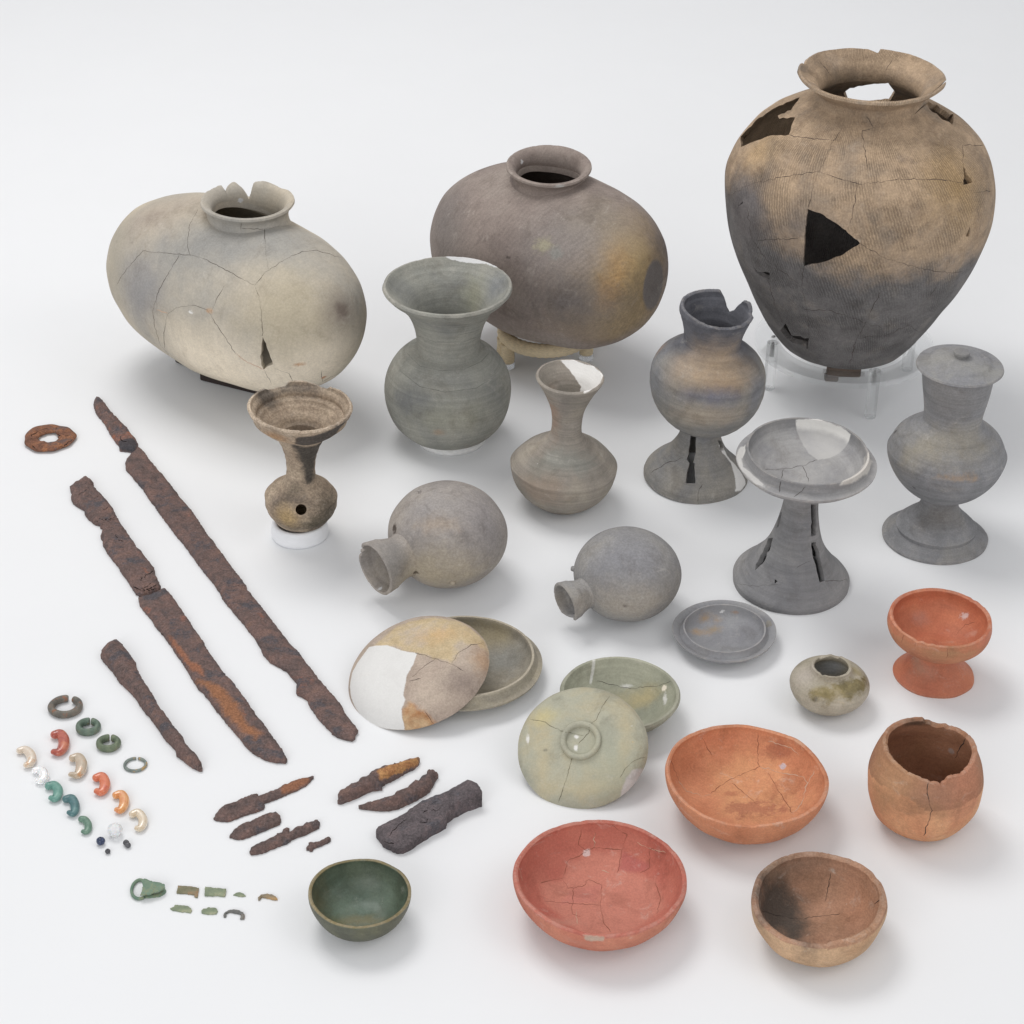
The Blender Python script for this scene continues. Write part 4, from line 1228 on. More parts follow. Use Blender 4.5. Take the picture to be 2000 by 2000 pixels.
tilted("ring_knob_lid", "celadon-grey round lid with a ring knob, leaning on the bowl behind it", "lid", (1137, 1457), (-.14, -.47, .87), None, 129,
    [(0, -24), (35, -23.7), (70, -21.5), (95, -17), (112, -11), (123, -3), (129, 7)], .0045,
    dict(stops=[(.32, hx('#9c9c8c')), (.48, hx('#adab97')), (.62, hx('#b2aa8f')), (.72, hx('#a0a294'))], vscale=24, speck=.08, streak=.03, bump=.2, rough=.7),
    [ly(('blob', (1200, 1500), 50, 60), hx('#a3a692'), .02, .02, 40, .6), ly(('blob', (1060, 1400), 24, 14), hx('#c5b77f'), .008, .008, 70, .7),
     ly(('blob', (1060, 1490), 12, 50), hx('#c7b488'), .008, .01, 60, .5), ly(('blob', (1220, 1410), 12, 50), hx('#c7b488'), .008, .01, 60, .5), ly(('blob', (1130, 1540), 60, 10), hx('#c0b085'), .008, .01, 60, .4),
     ly(('poly', [(1214, 1545), (1222, 1520), (1235, 1505), (1262, 1500), (1262, 1490), (1268, 1530), (1240, 1560), (1215, 1570)]), hx('#c9c2c2'), .0012, .003, 100, .75),
     ly(('blob', (1031, 1443), 3, 12), hx('#e0ded8'), .0005, .001, 200, .9), ly(('blob', (1126, 1439), 5, 4), WHITE, .0006, .001, 200, .9), ly(('blob', (1125, 1460), 4, 7), WHITE, .0006, .001, 200, .9),
     ly(('blob', (1233, 1418), 2.5, 2.5), WHITE, .0003, .0006, 300, 1), ly(('blob', (1065, 1465), 4, 3), hx('#6a6a60'), .001, .001, 200, .8), ly(('blob', (1237, 1449), 3, 3), hx('#c7b184'), .0006, .001, 200, .8)],
    [([[(1036, 1405), (1060, 1409), (1080, 1420), (1100, 1428), (1135, 1436), (1140, 1437)], [(1196, 1352), (1180, 1375), (1165, 1405), (1152, 1415), (1150, 1432), (1130, 1452)], [(1117, 1480), (1107, 1520), (1090, 1568)], [(1262, 1478), (1240, 1485), (1222, 1500), (1210, 1520)]], plain("joint_filler_grey", hx('#66614f'), .9, .1), .0006)],
    extra=("ring_knob", [(27, 20), (40, 18, 'c'), (40.5, 28), (38, 32.5), (34, 33), (30.5, 31), (28, 25), (27, 20)]))

r_, m_ = pot("dish", "shallow slate-grey flanged dish standing alone, rust spots inside", "dish", (1412, 1256),
    [dict(name="dish", full=True, n=170, rows=[(1256, 0), (1255, 42), (1250, 70), (1241, 92), (1233, 102.5, 'c'), (1230, 103, 'c'), (1233, 95), (1236, 88, 'c'), (1231, 84), (1226, 82, 'c'), (1226, 79, 'c'), (1240, 75), (1248, 58), (1251, 30), (1251.5, 0)], wob=.0008)],
    dict(stops=[(.32, hx('#858589')), (.5, hx('#939396')), (.66, hx('#9a9a9b'))], vscale=22, speck=.08, streak=.04, bump=.2),
    [ly(('blob', (1378, 1208), 14, 6), hx('#b08a50'), .005, .008, 100, .7), ly(('blob', (1366, 1236), 12, 6), hx('#b89058'), .005, .008, 100, .7), ly(('blob', (1395, 1230), 10, 8), hx('#a58a5c'), .005, .008, 100, .6),
     ly(('blob', (1436, 1196), 5, 2.5), hx('#a87848'), .002, .003, 100, .7), ly(('poly', [(1405, 1198), (1416, 1196), (1416, 1192), (1410, 1190), (1410, 1193), (1407, 1193)]), hx('#e2e2e2'), .0004, .0016, 400, .8),
     ly(('poly', [(1492, 1218), (1497, 1211), (1506, 1213), (1508, 1222), (1500, 1224)]), hx('#8f8a80'), .0006, .001, 200, .8)], lean=(.0, 0))
flatten_single(r_, m_)

r_, m_ = pot("squat_pot", "tiny squat pot with glossy olive ash glaze and a chipped mouth", "pot", (1616, 1373),
    [dict(name="body", rows=[(1373, 0), (1372, 36), (1365, 54), (1352, 70), (1340, 77, 'c'), (1333, 78), (1325, 74), (1318, 66), (1313.5, 56), (1310.5, 47), (1309, 44, 'c'), (1305, 40.5), (1300, 39.5)], tbase=4.5, thick=.0030, n=140, ds=.0014, jag=.3, wob=.0007,
          cut=[(0, 0), (55, 0), (62, 1.6), (75, 1.2), (85, .2), (95, .8), (110, 1.4), (122, 2), (130, 0), (200, 0)])],
    dict(stops=[(.32, hx('#99917f')), (.5, hx('#aba290')), (.66, hx('#b5ad9c'))], vscale=32, speck=.14, streak=.10, bump=.35, rough=.6),
    [ly(('poly', [(1592, 1338), (1625, 1340), (1660, 1330), (1690, 1320), (1694, 1336), (1685, 1355), (1655, 1368), (1620, 1372), (1590, 1366), (1580, 1355)]), [(.35, hx('#6a6040')), (.5, hx('#8a7d55')), (.65, hx('#a5987a'))], .003, .010, 110, .95, .12),
     ly(('blob', (1670, 1310), 16, 12), hx('#8d8055'), .005, .006, 110, .7, .2), ly(('blob', (1592, 1366), 6, 4), hx('#4a4436'), .002, .003, 150, .8), ly(('blob', (1645, 1371), 14, 3), hx('#d3c5ac'), .001, .002, 150, .6),
     ly(('blob', (1617, 1305), 34, 16), hx('#b4b6b8'), .004, .004, 60, .95, .4), ly(('blob', (1570, 1320), 24, 24), hx('#aea49a'), .01, .008, 60, .6, .4)])
flatten_single(r_, m_)

pot("stem_bowl", "orange-red bowl on a short flared foot", "bowl", (1822, 1317),
    [dict(name="bowl", rows=[(1268, 0), (1267, 38), (1262, 55), (1251, 78), (1236, 95), (1221, 101.5), (1204, 99)], thick=.0042, n=160, jag=.45, wob=.0009, cut=[(0, 1), (30, .5), (60, 0), (90, -1.0), (120, -1.2), (150, 0), (200, .5), (270, 2), (330, 1)]),
     dict(name="foot", open=True, thick=.0042, n=130, jag=.0, rows=[(1317, 78), (1314, 79, 'c'), (1309, 72), (1301, 61), (1292, 51), (1282, 44), (1272, 41), (1264, 42)], wob=.0012)],
    dict(stops=[(.32, hx('#ae6c4e')), (.5, hx('#bc7a58')), (.66, hx('#c48662'))], vscale=26, speck=.1, streak=.05, bump=.3, rough=.7),
    [ly(('inner',), [(.35, hx('#ba6a4c')), (.65, hx('#c97b58'))], .003, .002, 60, .9, .5),
     ly(('blob', (1790, 1250), 60, 26), hx('#bd8765'), .012, .016, 60, .6), ly(('blob', (1850, 1275), 40, 16), hx('#a57f5c'), .01, .014, 70, .7), ly(('blob', (1790, 1285), 20, 12), hx('#9d8f7c'), .008, .01, 80, .5),
     ly(('blob', (1822, 1330), 90, 34), hx('#b56f55'), .01, .01, 60, .7), ly(('blob', (1800, 1310), 26, 10), hx('#a5907c'), .008, .012, 80, .4),
     ly(('blob', (1884, 1203), 9, 7), hx('#dcc8c4'), .001, .005, 250, .75, .3), ly(('blob', (1900, 1238), 14, 5), hx('#d0a28e'), .003, .006, 150, .5), ly(('blob', (1795, 1208), 10, 8), hx('#b58f84'), .006, .006, 100, .5)],
    seams=[([[(1868, 1240), (1885, 1220), (1905, 1215)], [(1765, 1240), (1760, 1255)], [(1790, 1250), (1786, 1268)], [(1853, 1262), (1848, 1285)]], M_SEAM_R, .0005)])

r_, m_ = pot("bowl", "wide orange bowl with dark red stains on its floor", "bowl", (1451, 1585),
    [dict(name="body", rows=[(1585, 0), (1583, 75), (1573, 112), (1558, 137), (1539, 152), (1523, 159), (1516, 160, 'c'), (1511, 159)], thick=.0040, n=200, jag=.3, wob=.0011, cut=[(0, 2), (20, 2.5), (45, 1), (60, 2), (90, 0), (180, 0), (300, 0)])],
    dict(stops=[(.32, hx('#bd7853')), (.5, hx('#c9845f')), (.66, hx('#d38f68'))], vscale=22, bloom=.6, speck=.14, streak=.03, bump=.25, rough=.7),
    [ly(('poly', [(1395, 1540), (1400, 1500), (1445, 1480), (1500, 1480), (1550, 1520), (1570, 1570), (1530, 1600), (1470, 1610), (1420, 1590)]), hx('#d79c6e'), .012, .02, 50, .8),
     ly(('blob', (1480, 1580), 56, 24), hx('#aa6a50'), .004, .020, 120, .7), ly(('blob', (1545, 1530), 34, 28), hx('#b0704f'), .004, .018, 110, .6), ly(('blob', (1520, 1465), 30, 18), hx('#a66349'), .004, .012, 90, .65),
     ly(('blob', (1345, 1490), 24, 30), hx('#bb7653'), .01, .012, 60, .6), ly(('blob', (1430, 1550), 14, 8), hx('#a9674c'), .002, .006, 110, .6), ly(('blob', (1400, 1440), 60, 14), hx('#c0714f'), .01, .01, 60, .6),
     ly(('blob', (1530, 1496), 7, 6), hx('#c9bcc0'), .0008, .003, 250, .9, .3), ly(('blob', (1560, 1450), 40, 10), hx('#cfa98c'), .003, .014, 110, .5)],
    seams=[([[(1370, 1440), (1390, 1475)], [(1308, 1478), (1325, 1525)], [(1480, 1432), (1480, 1490), (1484, 1498)], [(1388, 1550), (1420, 1526), (1484, 1497)], [(1430, 1530), (1480, 1570)], [(1500, 1510), (1530, 1560), (1548, 1588)]], M_SEAM_R, .0006),
           ([[(1484, 1497), (1510, 1505), (1570, 1518), (1578, 1530), (1565, 1570), (1545, 1590)], [(1325, 1525), (1340, 1545), (1375, 1555), (1388, 1552)], [(1590, 1505), (1570, 1540)], [(1500, 1448), (1545, 1460), (1560, 1475)]], M_SEAM_L, .0009)])
flatten_single(r_, m_)

r_, m_ = pot("deep_pot", "deep brown-orange pot with a ragged mouth and a long crack down its front", "pot", (1795, 1604),
    [dict(name="body", rows=[(1604, 0), (1603, 56), (1595, 76), (1577, 95), (1550, 107.5), (1521, 110.5), (1496, 107), (1477, 99), (1462, 92), (1452, 89)], thick=.0052, n=170, jag=1.0, wob=.0016,
          cut=[(0, 1), (20, 1), (50, 2), (70, 3), (88, 3), (92, 0), (105, 0), (115, .6), (135, 2.5), (170, 2), (200, 2), (225, 4), (250, 6), (268, 8.5), (276, 9), (279, 6), (290, 5), (305, 6), (330, 3)])],
    dict(stops=[(.30, hx('#bd7f5c')), (.48, hx('#cf926a')), (.66, hx('#d6a378'))], vscale=20, speck=.14, streak=.05, bump=.45),
    [ly(('inner',), [(.35, hx('#8d6448')), (.65, hx('#a0745a'))], .003, .004, 60, .85),
     ly(('blob', (1880, 1540), 50, 70), hx('#bf7f62'), .02, .02, 40, .7), ly(('blob', (1740, 1530), 40, 50), hx('#c79a70'), .02, .02, 40, .6),
     ly(('blob', (1790, 1580), 80, 22), hx('#8e6a4e'), .01, .020, 90, .55), ly(('blob', (1830, 1550), 40, 24), hx('#96705a'), .008, .016, 100, .5), ly(('blob', (1720, 1560), 20, 30), hx('#9b7a58'), .008, .016, 100, .4),
     ly(('blob', (1790, 1412), 26, 8), hx('#55473b'), .003, .004, 100, .8), ly(('blob', (1858, 1467), 7, 7), hx('#a89890'), .001, .002, 150, .8)],
    seams=[([[(1812, 1518), (1811, 1545), (1815, 1570), (1821, 1583), (1813, 1605), (1804, 1632)], [(1886, 1442), (1875, 1460), (1866, 1480)]], M_SEAM, .0010)])
flatten_single(r_, m_)

r_, m_ = pot("bowl", "largest bowl, rose red, pieced together from many sherds", "bowl", (1168, 1782),
    [dict(name="body", rows=[(1782, 0), (1780, 86), (1770, 121), (1755, 146), (1738, 161), (1722, 168.5), (1715, 170, 'c'), (1709, 169)], thick=.0042, n=210, jag=.35, wob=.0012, cut=[(0, 1), (20, 1), (40, 1.8), (90, 0), (190, 0), (230, .6), (245, 1.6), (260, 1.4), (275, 1.4), (285, .2)])],
    dict(stops=[(.32, hx('#b16853')), (.5, hx('#be765f')), (.66, hx('#c88369'))], vscale=20, bloom=.45, speck=.12, streak=.03, bump=.25),
    [ly(('inner',), [(.35, hx('#b46253')), (.65, hx('#be705e'))], .003, .002, 60, .9, .65),
     ly(('poly', [(1100, 1720), (1110, 1680), (1150, 1665), (1210, 1660), (1230, 1700), (1280, 1720), (1300, 1770), (1250, 1810), (1180, 1825), (1110, 1800), (1060, 1760), (1055, 1725)]), hx('#ca8470'), .004, .006, 60, .75),
     ly(('poly', [(1205, 1700), (1215, 1662), (1270, 1690), (1262, 1700), (1240, 1705)]), hx('#b3645c'), .002, .002, 80, .8), ly(('poly', [(1085, 1770), (1120, 1735), (1175, 1728), (1170, 1760), (1120, 1765)]), hx('#c3786a'), .002, .003, 80, .6),
     ly(('blob', (1145, 1665), 8, 7), hx('#d9c4c0'), .0008, .003, 250, .85, .3), ly(('blob', (1090, 1800), 30, 8), hx('#c79a86'), .004, .006, 80, .4), ly(('blob', (1120, 1838), 50, 8), hx('#c08a76'), .004, .006, 80, .5),
     ly(('poly', [(1140, 1826), (1180, 1830), (1178, 1838), (1144, 1836)]), hx('#b5a492'), .0008, .002, 120, .8)],
    seams=[([[(1135, 1620), (1130, 1650), (1145, 1662), (1160, 1655), (1162, 1625)], [(1215, 1660), (1225, 1630), (1215, 1625)], [(1160, 1655), (1215, 1660), (1210, 1685), (1205, 1705)], [(1270, 1660), (1268, 1695), (1250, 1705)],
             [(1100, 1710), (1110, 1680), (1145, 1665)], [(1100, 1720), (1110, 1735), (1140, 1730), (1150, 1718), (1175, 1728)], [(1120, 1735), (1118, 1785), (1135, 1790)], [(1175, 1728), (1173, 1770), (1178, 1800), (1195, 1825)],
             [(1065, 1760), (1118, 1765), (1170, 1768)], [(1280, 1725), (1290, 1755), (1283, 1785)], [(1055, 1725), (1075, 1720), (1100, 1715)], [(1265, 1655), (1300, 1668)], [(1195, 1612), (1215, 1624)]], M_SEAM_R, .00055),
           ([[(1160, 1655), (1162, 1625)], [(1245, 1645), (1275, 1660), (1300, 1665)], [(1125, 1775), (1128, 1805)], [(1190, 1705), (1175, 1700)], [(1012, 1690), (1020, 1720)]], M_SEAM_L, .0008)])
flatten_single(r_, m_)

r_, m_ = pot("bowl", "thick rough brown bowl with a sooty black stain inside", "bowl", (1592, 1828),
    [dict(name="body", rows=[(1828, 0), (1826, 76), (1817, 101), (1800, 121), (1779, 131), (1762, 133.5), (1754, 132)], thick=.0062, n=180, jag=.5, wob=.0022, cut=[(0, 0), (20, 0), (28, 2.5), (34, 0), (60, 0), (90, 0), (180, 0), (195, 1), (215, 3), (235, 3), (260, 1), (300, 0)])],
    dict(stops=[(.30, hx('#ae8e6e')), (.48, hx('#c09e7c')), (.66, hx('#caa682'))], vscale=22, speck=.18, streak=.05, bump=.6),
    [ly(('inner',), [(.35, hx('#9c735a')), (.65, hx('#b0836a'))], .003, .003, 60, .85),
     ly(('poly', [(1466, 1745), (1480, 1710), (1520, 1690), (1555, 1735), (1572, 1760), (1575, 1800), (1578, 1845), (1530, 1825), (1490, 1800)], 'face'), hx('#504943'), .012, .016, 50, .95),
     ly(('blob', (1560, 1695), 40, 22), hx('#6b584a'), .012, .016, 60, .75), ly(('blob', (1500, 1690), 30, 24), hx('#7f6b58'), .012, .012, 60, .7), ly(('blob', (1590, 1730), 30, 26), hx('#8a6850'), .012, .016, 60, .6),
     ly(('blob', (1680, 1780), 30, 50), hx('#b58163'), .014, .014, 50, .6), ly(('blob', (1690, 1830), 50, 30), hx('#b88a66'), .014, .014, 50, .6), ly(('blob', (1625, 1700), 7, 5), hx('#b9aca0'), .001, .004, 200, .6),
     ly(('blob', (1654, 1765), 2, 2), WHITE, .0003, .0006, 300, 1)],
    seams=[([[(1488, 1780), (1520, 1788), (1560, 1795), (1600, 1790), (1640, 1785)], [(1726, 1750), (1708, 1766)], [(1622, 1705), (1612, 1760)]], M_SEAM, .0007)])
flatten_single(r_, m_)

r_, m_ = pot("bronze_bowl", "green-patinated bronze bowl, the only metal vessel", "bowl", (704, 1801),
    [dict(name="body", rows=[(1801, 0), (1799, 46), (1791, 68), (1777, 86), (1761, 96.5), (1748, 101), (1742, 101)], thick=.0030, n=170, jag=.12, wob=.0006, cut=[(0, 0), (30, .6), (50, 1.2), (70, .3), (90, .8), (120, .6), (135, 0)])],
    dict(stops=[(.30, hx('#484a3e')), (.48, hx('#585a4c')), (.66, hx('#64644f'))], vscale=30, speck=.14, streak=.05, bump=.25, rough=.55, spec=.4),
    [ly(('inner',), [(.32, hx('#3c4234')), (.5, hx('#485545')), (.66, hx('#55614f'))], .002, .002, 60, .9, .42),
     ly(('blob', (700, 1780), 70, 40), [(.4, hx('#526650')), (.6, hx('#71877a'))], .016, .02, 80, .7, .4), ly(('blob', (715, 1800), 44, 12), hx('#8a7a4a'), .006, .010, 80, .6), ly(('blob', (760, 1760), 26, 30), hx('#7d8a78'), .012, .010, 70, .35),
     ly(('blob', (660, 1770), 26, 24), hx('#76866f'), .012, .010, 70, .4), ly(('blob', (620, 1760), 18, 40), hx('#6b6448'), .008, .01, 70, .6),
     ly(('fn', lambda L: .0008 - (L[:, 2] - (L[:, 2].max() - .0022))), hx('#8a7a52'), .0006, .0008, 120, .85)])
flatten_single(r_, m_)

# ================================================================== iron, bronze and stone small finds
RUST = [(.30, hx('#4a403f')), (.45, hx('#5f4f4b')), (.58, hx('#6c5650')), (.72, hx('#7a6054'))]
DARK = [(.30, hx('#443e40')), (.5, hx('#585052')), (.7, hx('#66595a'))]
BROWN = [(.30, hx('#5a4034')), (.48, hx('#754f3c')), (.64, hx('#8c5f42')), (.75, hx('#6a4a3c'))]
M_CRACK = plain("dark_fissure", hx('#231d1c'), .95, .05)


def slab(name, poly, t, mat, label=None, cat=None, group=None, edge=.005, rough=.0006, spacing=.0021, jitter=.00016, zf=.6, parent=None, holes=None, side=.45, flake=0.0, lift=None, seed=1, layers=(), dome=.5, cracks=(), zbase=0.0, wedge=None):
    """a lump of corroded metal lying on the paper: outline as seen, thickness and worn relief of its own"""
    r = np.random.default_rng(seed + len(poly))
    def tk(X):
        if wedge is None: return np.full(len(X), t)
        a, b = at(*wedge[0])[:2], at(*wedge[2])[:2]; d = b - a
        return wedge[1] + (wedge[3] - wedge[1]) * np.clip(((X - a) @ d) / (d @ d), 0, 1)
    P = np.array([at(x, y, t * zf + zbase)[:2] for x, y in poly])
    if wedge is not None:
        for _ in range(3): P = np.array([at(x, y, h * zf)[:2] for (x, y), h in zip(poly, tk(P))])
    out = []
    for a, b in zip(P, np.roll(P, -1, 0)):
        k = max(1, int(round(np.linalg.norm(b - a) / spacing)))
        nn = np.array([-(b - a)[1], (b - a)[0]]); nn /= np.linalg.norm(nn) + 1e-12
        wk = np.cumsum(r.normal(size=k)) * jitter * 1.1; wk -= np.linspace(0, wk[-1], k) if k > 1 else 0
        for q in range(k): out.append(a + (b - a) * q / k + nn * (r.normal() * jitter + wk[q]))
    B = np.array(out); nb = len(B)
    lo, hi = B.min(0), B.max(0)
    gx, gy = np.meshgrid(np.arange(lo[0], hi[0], spacing), np.arange(lo[1], hi[1], spacing * .87))
    gx[1::2] += spacing / 2
    G = np.stack([gx.ravel(), gy.ravel()], 1) + r.normal(size=(gx.size, 2)) * spacing * .15
    d = -poly_sdf(G, B); G = G[d > spacing * .55]; dG = d[d > spacing * .55]
    A = np.vstack([B, G])
    vs, es, fs, *_ = geometry.delaunay_2d_cdt([Vector(p) for p in A], [(i, (i + 1) % nb) for i in range(nb)], [], 1, 1e-7)
    Vx = np.array([tuple(v) for v in vs]); F = np.array([tuple(f) for f in fs if len(f) == 3])
    dd = np.maximum(-poly_sdf(Vx, B), 0)
    isb = dd < spacing * .2
    c = Vx.mean(0)
    P3 = np.column_stack([Vx, 0 * dd])
    tt = tk(Vx)
    h = tt * (side + (1 - side) * np.clip(dd / edge, 0, 1) ** dome)
    nz = sines(P3, 2 * math.pi / .012, seed) * rough + sines(P3, 2 * math.pi / .0045, seed + 3) * rough * .6 + r.normal(size=len(Vx)) * rough * .35
    if flake: nz = nz + flake * np.round(sines(P3, 2 * math.pi / .03, seed + 9) * 1.6) / 1.6
    z = np.maximum(h + nz * np.where(isb, .3, 1), tt * .15) + zbase
    if lift is not None: zl = lift(Vx)
    else: zl = 0 * z
    n = len(Vx)
    low = np.column_stack([c + (Vx - c) * .998, np.full(n, zbase) + zl + np.where(isb, .0002, 0)])
    V = np.vstack([np.column_stack([Vx, z + zl]), low])
    e = np.concatenate([F[:, [0, 1]], F[:, [1, 2]], F[:, [2, 0]]])
    key = {}
    for a, b in e: key[(a, b)] = key.get((a, b), 0) + 1
    wall = [(b, a, a + n, b + n) for (a, b) in key if (b, a) not in key]
    me = mk_mesh(name, V, np.array(wall), np.vstack([F, F[:, ::-1] + n]))
    sharpen(me, 50)
    o = link(name, me, mat, parent)
    if parent is not None:
        M = np.linalg.inv(npmat(parent)); vv = verts(me) @ M[:3, :3].T + M[:3, 3]; me.vertices.foreach_set("co", vv.astype(np.float32).ravel()); me.update()
    else:
        cz = np.array([*V[:, :2].mean(0), 0]); me.vertices.foreach_set("co", (V - cz).astype(np.float32).ravel()); me.update(); o.location = cz
    if label: tag(o, label, cat, group)
    if layers: apply_layers([o], layers)
    if cracks:
        seam(o, Surf(o), cracks, M_CRACK, .0011, name="fissure", seed=seed, step=4, jit=1.2)
    return o


def zc(x0, y0, s, pts): return [(x0 + x / s, y0 + y / s) for x, y in pts]


# long sword, in two pieces
tang = zc(100, 740, 3.864, [(340, 128), (360, 128), (410, 180), (450, 240), (510, 300), (570, 360), (600, 405), (640, 445), (655, 490), (650, 515), (630, 540), (570, 530), (515, 525), (510, 495), (470, 440), (430, 375), (400, 320), (350, 265), (330, 230), (318, 185), (325, 150)])
slab("sword_fragment", tang, .0065, iron("rusted_iron_tang", RUST, .5, '#9b5d40', [ly(('poly', [(232, 862), (262, 856), (268, 870), (262, 882), (232, 878)]), hx('#3c3b3f'), .001, .002, 150, .9)]),
     "short tapered rusty tang fragment touching the top of the long sword", "sword fragment", edge=.006, rough=.0006, seed=3,
     layers=[ly(('poly', [(232, 862), (262, 856), (268, 870), (262, 882), (232, 878)]), hx('#3c3b3f'), .001, .002, 150, .9)], cracks=[[(236, 852), (240, 862), (250, 868)]])
blade = zc(100, 740, 3.864, [(660, 512), (700, 545), (730, 590), (800, 675), (880, 770), (960, 870), (1040, 970), (1100, 1050), (1159, 1140)]) + \
    zc(300, 1100, 4.6, [(680, 0), (740, 80), (830, 195), (840, 230), (900, 310), (980, 400), (1030, 470), (1100, 560), (1160, 635), (1230, 725), (1300, 790), (1350, 860), (1420, 950), (1490, 1045), (1560, 1120), (1640, 1215), (1700, 1290), (1720, 1340), (1780, 1420), (1840, 1500), (1815, 1525), (1810, 1560), (1785, 1582), (1720, 1565), (1650, 1545), (1605, 1515), (1570, 1470), (1500, 1405), (1430, 1310), (1395, 1255), (1385, 1220), (1340, 1185), (1290, 1165), (1283, 1145), (1285, 1060), (1240, 1010), (1200, 960), (1150, 930), (1060, 880), (985, 805), (960, 740), (910, 660), (850, 585), (790, 510), (710, 415), (620, 305), (590, 245), (500, 120), (440, 50)]) + \
    zc(100, 740, 3.864, [(1090, 1360), (1020, 1260), (940, 1165), (880, 1085), (830, 1020), (760, 920), (690, 820), (620, 740), (560, 668), (565, 645), (558, 632), (570, 600), (600, 565)])
slab("iron_sword", blade, .0058, iron("rusted_iron_long_blade", RUST, .60, '#8a5540'), "longest rusty iron sword blade, running diagonally beside the shorter sword", "sword", edge=.004, rough=.0005, flake=.0004, seed=5, side=.55,
     cracks=[[(455, 1146), (470, 1145), (482, 1143)]])
# shorter sword, in two pieces
hilt = zc(100, 740, 3.864, [(265, 732), (290, 750), (318, 780), (310, 800), (375, 860), (415, 910), (440, 940), (495, 1030), (515, 1075), (560, 1140), (600, 1195), (630, 1235), (640, 1260), (700, 1325), (775, 1420), (785, 1460), (800, 1500), (825, 1560), (810, 1590), (740, 1605), (665, 1620), (640, 1605), (615, 1570), (560, 1480), (500, 1395), (440, 1320), (400, 1260), (385, 1210), (370, 1180), (390, 1115), (365, 1105), (375, 1090), (330, 1080), (280, 1040), (250, 1000), (250, 975), (195, 945), (165, 920), (147, 890), (155, 860), (148, 835), (140, 805), (180, 780)])
slab("sword_fragment", hilt, .0068, iron("rusted_iron_hilt", RUST, .60, '#8a5844'), "flaking rusty sword piece, cracked across, above the shorter blade", "sword fragment", edge=.004, rough=.0006, flake=.0006, seed=8, side=.5,
     cracks=[zc(100, 740, 3.864, l) for l in ([(205, 880), (250, 855), (285, 820), (315, 795)], [(320, 910), (345, 890), (375, 872)], [(330, 1080), (365, 1055), (400, 1072), (440, 1060), (495, 1030)], [(385, 1105), (420, 1075), (480, 1062)], [(385, 995), (425, 965)],
                                            [(672, 1535), (685, 1500), (775, 1442)], [(620, 1570), (670, 1590), (700, 1580), (780, 1525), (800, 1510)], [(640, 1590), (690, 1600), (740, 1585), (800, 1545)], [(690, 1590), (740, 1600), (800, 1580)], [(530, 1300), (550, 1280)], [(490, 1165), (510, 1220), (545, 1225)])])
blade2 = zc(100, 740, 3.864, [(858, 1572), (890, 1610), (935, 1665), (1000, 1760), (1060, 1850), (1115, 1930)]) + \
    zc(300, 1100, 4.6, [(440, 690), (470, 750), (560, 880), (650, 1000), (730, 1080), (790, 1165), (850, 1250), (920, 1350), (1000, 1450), (1050, 1530), (1100, 1590), (1150, 1660), (1200, 1755), (1185, 1775), (1100, 1770), (1000, 1745), (900, 1690), (840, 1640), (800, 1590), (720, 1490), (640, 1400), (580, 1320), (500, 1215), (440, 1140), (400, 1110), (350, 1030), (300, 940), (240, 850), (180, 770), (130, 690), (80, 620)]) + \
    zc(100, 740, 3.864, [(800, 1870), (760, 1810), (720, 1760), (665, 1690), (655, 1645), (740, 1622), (800, 1602), (828, 1592)])
b2l = [ly(('poly', [(326, 1235), (340, 1250), (362, 1275), (368, 1290), (392, 1300), (398, 1320), (375, 1310), (355, 1285), (335, 1260)]), hx('#8d5c42'), .002, .004, 120, .85),
       ly(('poly', [(385, 1330), (410, 1330), (440, 1350), (470, 1385), (480, 1410), (510, 1432), (500, 1445), (470, 1425), (440, 1395), (420, 1365)]), hx('#90603f'), .003, .006, 110, .85),
       ly(('poly', [(280, 1180), (296, 1190), (292, 1200), (280, 1192)]), hx('#85594a'), .001, .002, 150, .8), ly(('poly', [(276, 1160), (310, 1155), (318, 1162), (300, 1172), (280, 1172)]), hx('#4c494d'), .001, .002, 150, .8),
       ly(('blob', (358, 1205), 6, 10), hx('#85594a'), .002, .003, 120, .7)]
slab("iron_sword", blade2, .0062, iron("rusted_iron_short_blade", RUST, .62, '#8a5540', b2l), "shorter pointed rusty sword blade with orange rust along its lower edge", "sword", edge=.004, rough=.0006, flake=.0005, seed=9, side=.5, layers=b2l,
     cracks=[[(290, 1215), (305, 1228), (318, 1240)]])
spear = zc(150, 1000, 3.3895, [(160, 890), (180, 865), (220, 840), (265, 830), (300, 850), (330, 890), (360, 930), (390, 970), (410, 1040), (450, 1110), (495, 1170), (530, 1240), (590, 1320), (630, 1375), (690, 1455), (730, 1520), (790, 1580), (820, 1630), (830, 1665), (810, 1670), (760, 1645), (700, 1600), (660, 1570), (650, 1530), (590, 1470), (540, 1400), (480, 1320), (430, 1260), (380, 1180), (330, 1130), (260, 1060), (230, 1010), (185, 960), (155, 920)])
slab("iron_spike", spear, .014, iron("rusted_iron_spike", RUST, .64, '#7f5844'), "tapering club-shaped iron spike pointing to the lower right, left of the swords", "iron tool", edge=.013, rough=.0006, seed=12, side=.3, dome=.55)

